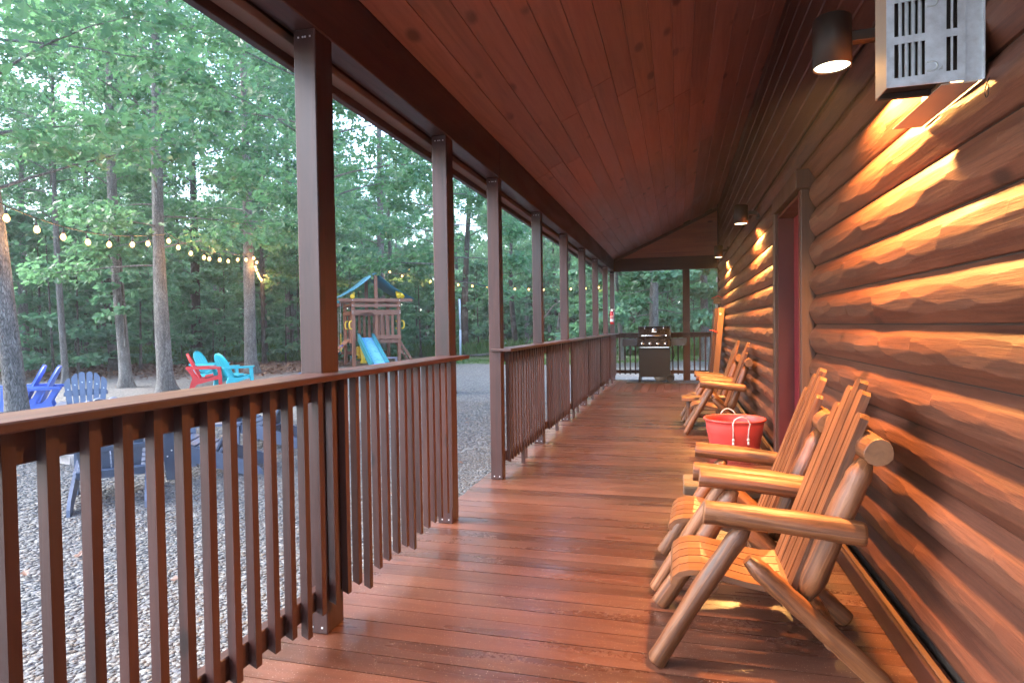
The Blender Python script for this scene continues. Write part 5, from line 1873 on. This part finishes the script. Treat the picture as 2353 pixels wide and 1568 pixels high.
# saplings and shrubs under the trees
ns = 0
sp_pts = []
while ns < 110:
    az = R(rg.uniform(-63, 6))
    dd = rg.uniform(17, 48)
    x, y = math.sin(az) * dd, math.cos(az) * dd
    f_ = fdep(x, y)
    if x < -13.5:
        ok = (f_ > 27.5 or (x < -19 and f_ > 18.5)) and f_ < 44
    else:
        ok = 34.5 < f_ < 46 if x < -3.5 else 30.5 < f_ < 42
    if not ok:
        continue
    if sp_pts and min((x - a) ** 2 + (y - b) ** 2 for a, b in sp_pts) < 1.2 ** 2:
        continue
    sp_pts.append((x, y))
    big = rg.random() < 0.5
    tree('S' if rg.random() < 0.67 else 'T', x, y, '%s green sapling in the undergrowth %s' % ('tall' if big else 'low', zone(x, y)), None, rg.uniform(1.2, 1.6) if big else rg.uniform(0.75, 1.15), None, (0, 0), 'saplings ' + zone(x, y), 'sapling', 'sapling')
    ns += 1
for (x, y, kit, s_, lab) in ((-14.62, 13.72, 'V', 1.05, 'leafy climber hanging round the slim grey trunk left of the red chair'),
                             (-21.6, 24.3, 'V', 1.3, 'leafy sapling at the foot of the dark barked tree'),
                             (-13.0, 30.2, 'S', 1.5, 'layered green sapling right of the play tower'),
                             (-10.6, 32.6, 'S', 1.4, 'pale green sapling between tetherball pole and second post'),
                             (-17.4, 24.9, 'S', 1.0, 'small bright sapling behind the stout pale tree')):
    tree(kit, x, y, lab, None, s_, None, (0, 0), None, 'sapling', 'sapling', zoff=1.2 if 'climber' in lab else 0.0)

# far woods, fallen wood
nb = 42000
az = rng.uniform(R(-68), R(10), nb)
dd = rng.uniform(58, 74, nb)
zz = GZ + rng.uniform(0, 1, nb) ** 1.3 * 10.0
Pn = np.column_stack([np.sin(az) * dd, np.cos(az) * dd, zz])
fw = leaf_mesh('far_woods', Pn, rng.normal(0, 1, (nb, 3)), np.array([0, 0, 1.0]) + rng.normal(0, 0.6, (nb, 3)), rng.uniform(0.6, 1.2, nb), M['leaf'])
tag(link('far_woods', fw), kind='stuff')


def fallen(name, pts_, rad, lab, mt):
    b = MB().tube(pts_, rad, 8, jit=0.12)
    return tag(b.build(name, mt), lab, 'log' if 'log' in name else 'branch')


fallen('fallen_log', [(-15.1, 32.6, -0.10), (-13.9, 33.3, 0.02), (-12.6, 33.6, -0.05), (-11.3, 34.2, -0.1)], [0.16, 0.24, 0.2, 0.12], 'fallen dark log lying in the grass right of the play tower', M['barkdark'])
fallen('dead_branch', [(-24.6, 19.9, -0.25), (-25.3, 19.4, 0.7), (-26.3, 18.9, 1.5), (-27.0, 18.2, 2.4)], [0.06, 0.05, 0.035, 0.01], 'dead branch leaning in the shade at the left forest edge', M['barkdark'])
fallen('dead_branch', [(-8.4, 33.0, -0.2), (-7.4, 33.2, 1.2), (-6.6, 33.5, 2.3), (-6.0, 33.9, 2.7)], [0.05, 0.04, 0.025, 0.01], 'pale dead branch sticking up between the third and fourth posts', M['bark'])
fallen('fallen_log', [(-32.0, 21.0, -0.16), (-26.0, 24.5, -0.16), (-20.5, 27.2, -0.16)], [0.10, 0.13, 0.10], 'long pale log edging the leaf litter at the left forest edge', M['bark'])
fallen('dead_branch', [(-10.2, 29.9, -0.22), (-8.8, 30.4, -0.15), (-7.5, 31.2, -0.2)], [0.05, 0.06, 0.03], 'pale branch lying on the lawn behind the tetherball pole', M['bark'])

# grass
def grass(name, n, region, h0, h1, mat):
    P = []
    while len(P) < n:
        m_ = 20000
        az = rng.uniform(R(-64), R(9), m_)
        dd = np.sqrt(rng.uniform(14 ** 2, 50 ** 2, m_))
        x, y = np.sin(az) * dd, np.cos(az) * dd
        f_ = -0.258 * x + 0.966 * y + 2.2 * np.sin(x * 0.55) * np.cos(y * 0.43) * 0.5
        keep = region(x, y, f_)
        P += list(np.column_stack([x, y])[keep])
    P = np.array(P[:n])
    cl = 0.5 + 0.5 * np.sin(P[:, 0] * 1.7 + 2 * np.sin(P[:, 1] * 0.9))
    h = rng.uniform(h0, h1, n) * (0.6 + 0.7 * cl)
    a = rng.uniform(0, 2 * math.pi, n)
    w = rng.uniform(0.008, 0.017, n)
    ln = rng.uniform(0.1, 0.55, n) * h
    b = rng.uniform(0, 2 * math.pi, n)
    z = np.full(n, GZ - 0.04)
    V = np.zeros((n, 4, 3), np.float32)
    V[:, 0] = np.column_stack([P[:, 0] - w * np.cos(a), P[:, 1] - w * np.sin(a), z])
    V[:, 1] = np.column_stack([P[:, 0] + w * np.cos(a), P[:, 1] + w * np.sin(a), z])
    V[:, 2] = np.column_stack([P[:, 0] + w * 0.8 * np.cos(a) + ln * 0.35 * np.cos(b), P[:, 1] + w * 0.8 * np.sin(a) + ln * 0.35 * np.sin(b), z + h * 0.6])
    V[:, 3] = np.column_stack([P[:, 0] + ln * np.cos(b), P[:, 1] + ln * np.sin(b), z + h])
    L = (np.arange(n)[:, None] * 4 + np.array([0, 1, 2, 3])).reshape(-1)
    me = from_arrays(name, V.reshape(-1, 3), L, np.arange(n) * 4, np.full(n, 4), mat, False)
    tag(link(name, me), kind='stuff')


grass('tall_grass', 60000, lambda x, y, f: np.where(x < -13.5, (f > 28.5) & (f < 39), np.where(x < -3.5, (f > 32.5) & (f < 42), (f > 30) & (f < 38))), 0.35, 0.75, M['grass'])
grass('lawn_grass', 45000, lambda x, y, f: np.where(x < -12.0, False, (f > 25.0) & (f < 33.5)), 0.04, 0.11, M['grass'])

# leaf litter and a few stray leaves
nl_ = 9000
az = rng.uniform(R(-63), R(-20), nl_ * 3)
dd = rng.uniform(14, 36, nl_ * 3)
x, y = np.sin(az) * dd, np.cos(az) * dd
f_ = -0.258 * x + 0.966 * y
keep = (f_ > 18.5 + 3.5 * rng.uniform(0, 1, len(x)) ** 0.5) & (f_ < 30) & (x < -13)
x, y = x[keep][:nl_], y[keep][:nl_]
Pn = np.column_stack([x, y, np.full(len(x), GZ + 0.03) + rng.uniform(-0.02, 0.06, len(x))])
lt_ = leaf_mesh('leaf_litter', Pn, rng.normal(0, 1, (len(x), 3)) * np.array([1, 1, 0.25]), np.array([0, 0, 1.0]) + rng.normal(0, 0.4, (len(x), 3)), rng.uniform(0.08, 0.17, len(x)), M['litter'])
tag(link('leaf_litter', lt_), kind='stuff')
nst = 90
Pn = np.column_stack([rng.uniform(-8, -1.6, nst), rng.uniform(1, 14, nst), np.full(nst, GZ + 0.03)])
st = leaf_mesh('stray_leaves', Pn, rng.normal(0, 1, (nst, 3)) * np.array([1, 1, 0.2]), np.array([0, 0, 1.0]) + rng.normal(0, 0.3, (nst, 3)), rng.uniform(0.05, 0.10, nst), M['litter'])
tag(link('stray_leaves', st), kind='stuff')

# ================================================================== STRING LIGHTS
S1 = [(-9.06, 6.63, 2.83), (-9.4, 7.32, 2.79), (-9.73, 8.01, 2.79), (-10.04, 8.72, 2.81), (-10.34, 9.42, 2.87), (-10.56, 10.15, 2.97), (-10.88, 10.85, 3.09), (-11.05, 11.59, 3.25), (-11.23, 12.06, 3.17), (-11.56, 12.81, 3.13), (-11.85, 13.58, 3.12), (-12.31, 14.3, 3.18), (-12.61, 15.06, 3.24), (-12.94, 15.81, 3.29), (-13.22, 16.58, 3.42), (-13.52, 17.35, 3.51), (-13.81, 18.11, 3.65)]
S2 = [(-14.04, 18.57, 3.56), (-14.71, 19.37, 3.5), (-15.29, 20.19, 3.48), (-15.85, 21.01, 3.44), (-16.43, 21.84, 3.42), (-16.99, 22.67, 3.4), (-17.54, 23.5, 3.41), (-18.06, 24.34, 3.5), (-18.56, 25.19, 3.76), (-18.29, 26.24, 3.73)]
S3 = [(-16.64, 26.68, 3.7), (-15.83, 27.04, 3.61), (-15.23, 27.35, 3.66), (-13.59, 27.94, 3.97), (-13.07, 28.22, 3.78), (-11.78, 28.71, 3.51), (-10.51, 29.19, 3.33), (-9.88, 29.51, 3.27), (-9.17, 29.7, 3.19), (-7.91, 30.32, 3.1), (-7.3, 30.78, 3.09), (-6.63, 31.26, 3.08), (-6.02, 31.72, 3.1), (-5.38, 32.19, 3.13), (-4.68, 32.67, 3.17), (-4.05, 33.13, 3.23)]
bulb_me = None
for pts_, lab in ((S1, 'near string of warm bulbs from the leaning left tree to the stout pale tree'),
                  (S2, 'dipping string of warm bulbs running back from the stout tree'),
                  (S3, 'far string of warm bulbs behind the play tower and porch posts')):
    sroot = empty('string_lights', (0, 0, 0), 0, lab, 'string lights', 'strings of warm bulbs between the trees')
    cab = [(p[0], p[1], p[2] + 0.16) for p in pts_]
    if pts_ is S1:
        cab = [(-8.7, 5.9, 3.1)] + cab
    MB().tube(cab, 0.009, 5).build('cable', M['cable'], sroot)
    for p in pts_:
        if bulb_me is None:
            b = MB()
            b.lathe([(0.004, -0.066), (0.026, -0.055), (0.041, -0.026), (0.041, 0.0), (0.026, 0.030), (0.016, 0.045)], 10, mi=0)
            b.lathe([(0.017, 0.045), (0.019, 0.05), (0.019, 0.10), (0.008, 0.11), (0.006, 0.16)], 8, mi=1)
            bulb_me = b.build('bulb', [M['bulb'], M['cable']], sroot)
            o = bulb_me
        else:
            o = bulb_me.copy()
            COL.objects.link(o)
            o.parent = sroot
        bl = bpy.data.lights.get('bulb_light')
        if bl is None:
            bl = bpy.data.lights.new('bulb_light', 'POINT')
            bl.energy = 3.2
            bl.color = (1.0, 0.50, 0.17)
            bl.shadow_soft_size = 0.04
        bo = bpy.data.objects.new('bulb_light', bl)
        COL.objects.link(bo)
        bo.parent = sroot
        bo.location = (p[0], p[1], p[2] - 0.10)
        o.location = p
        o.rotation_euler = (random.uniform(-0.15, 0.15), random.uniform(-0.15, 0.15), 0)

# ================================================================== ADDED HAZE
if HAZE > 0:
    hz_ = MB().box(-210, 210, -130, 270, GZ - 1.3, 22.0).build('haze', haze_mat())
    tag(hz_, kind='stuff')
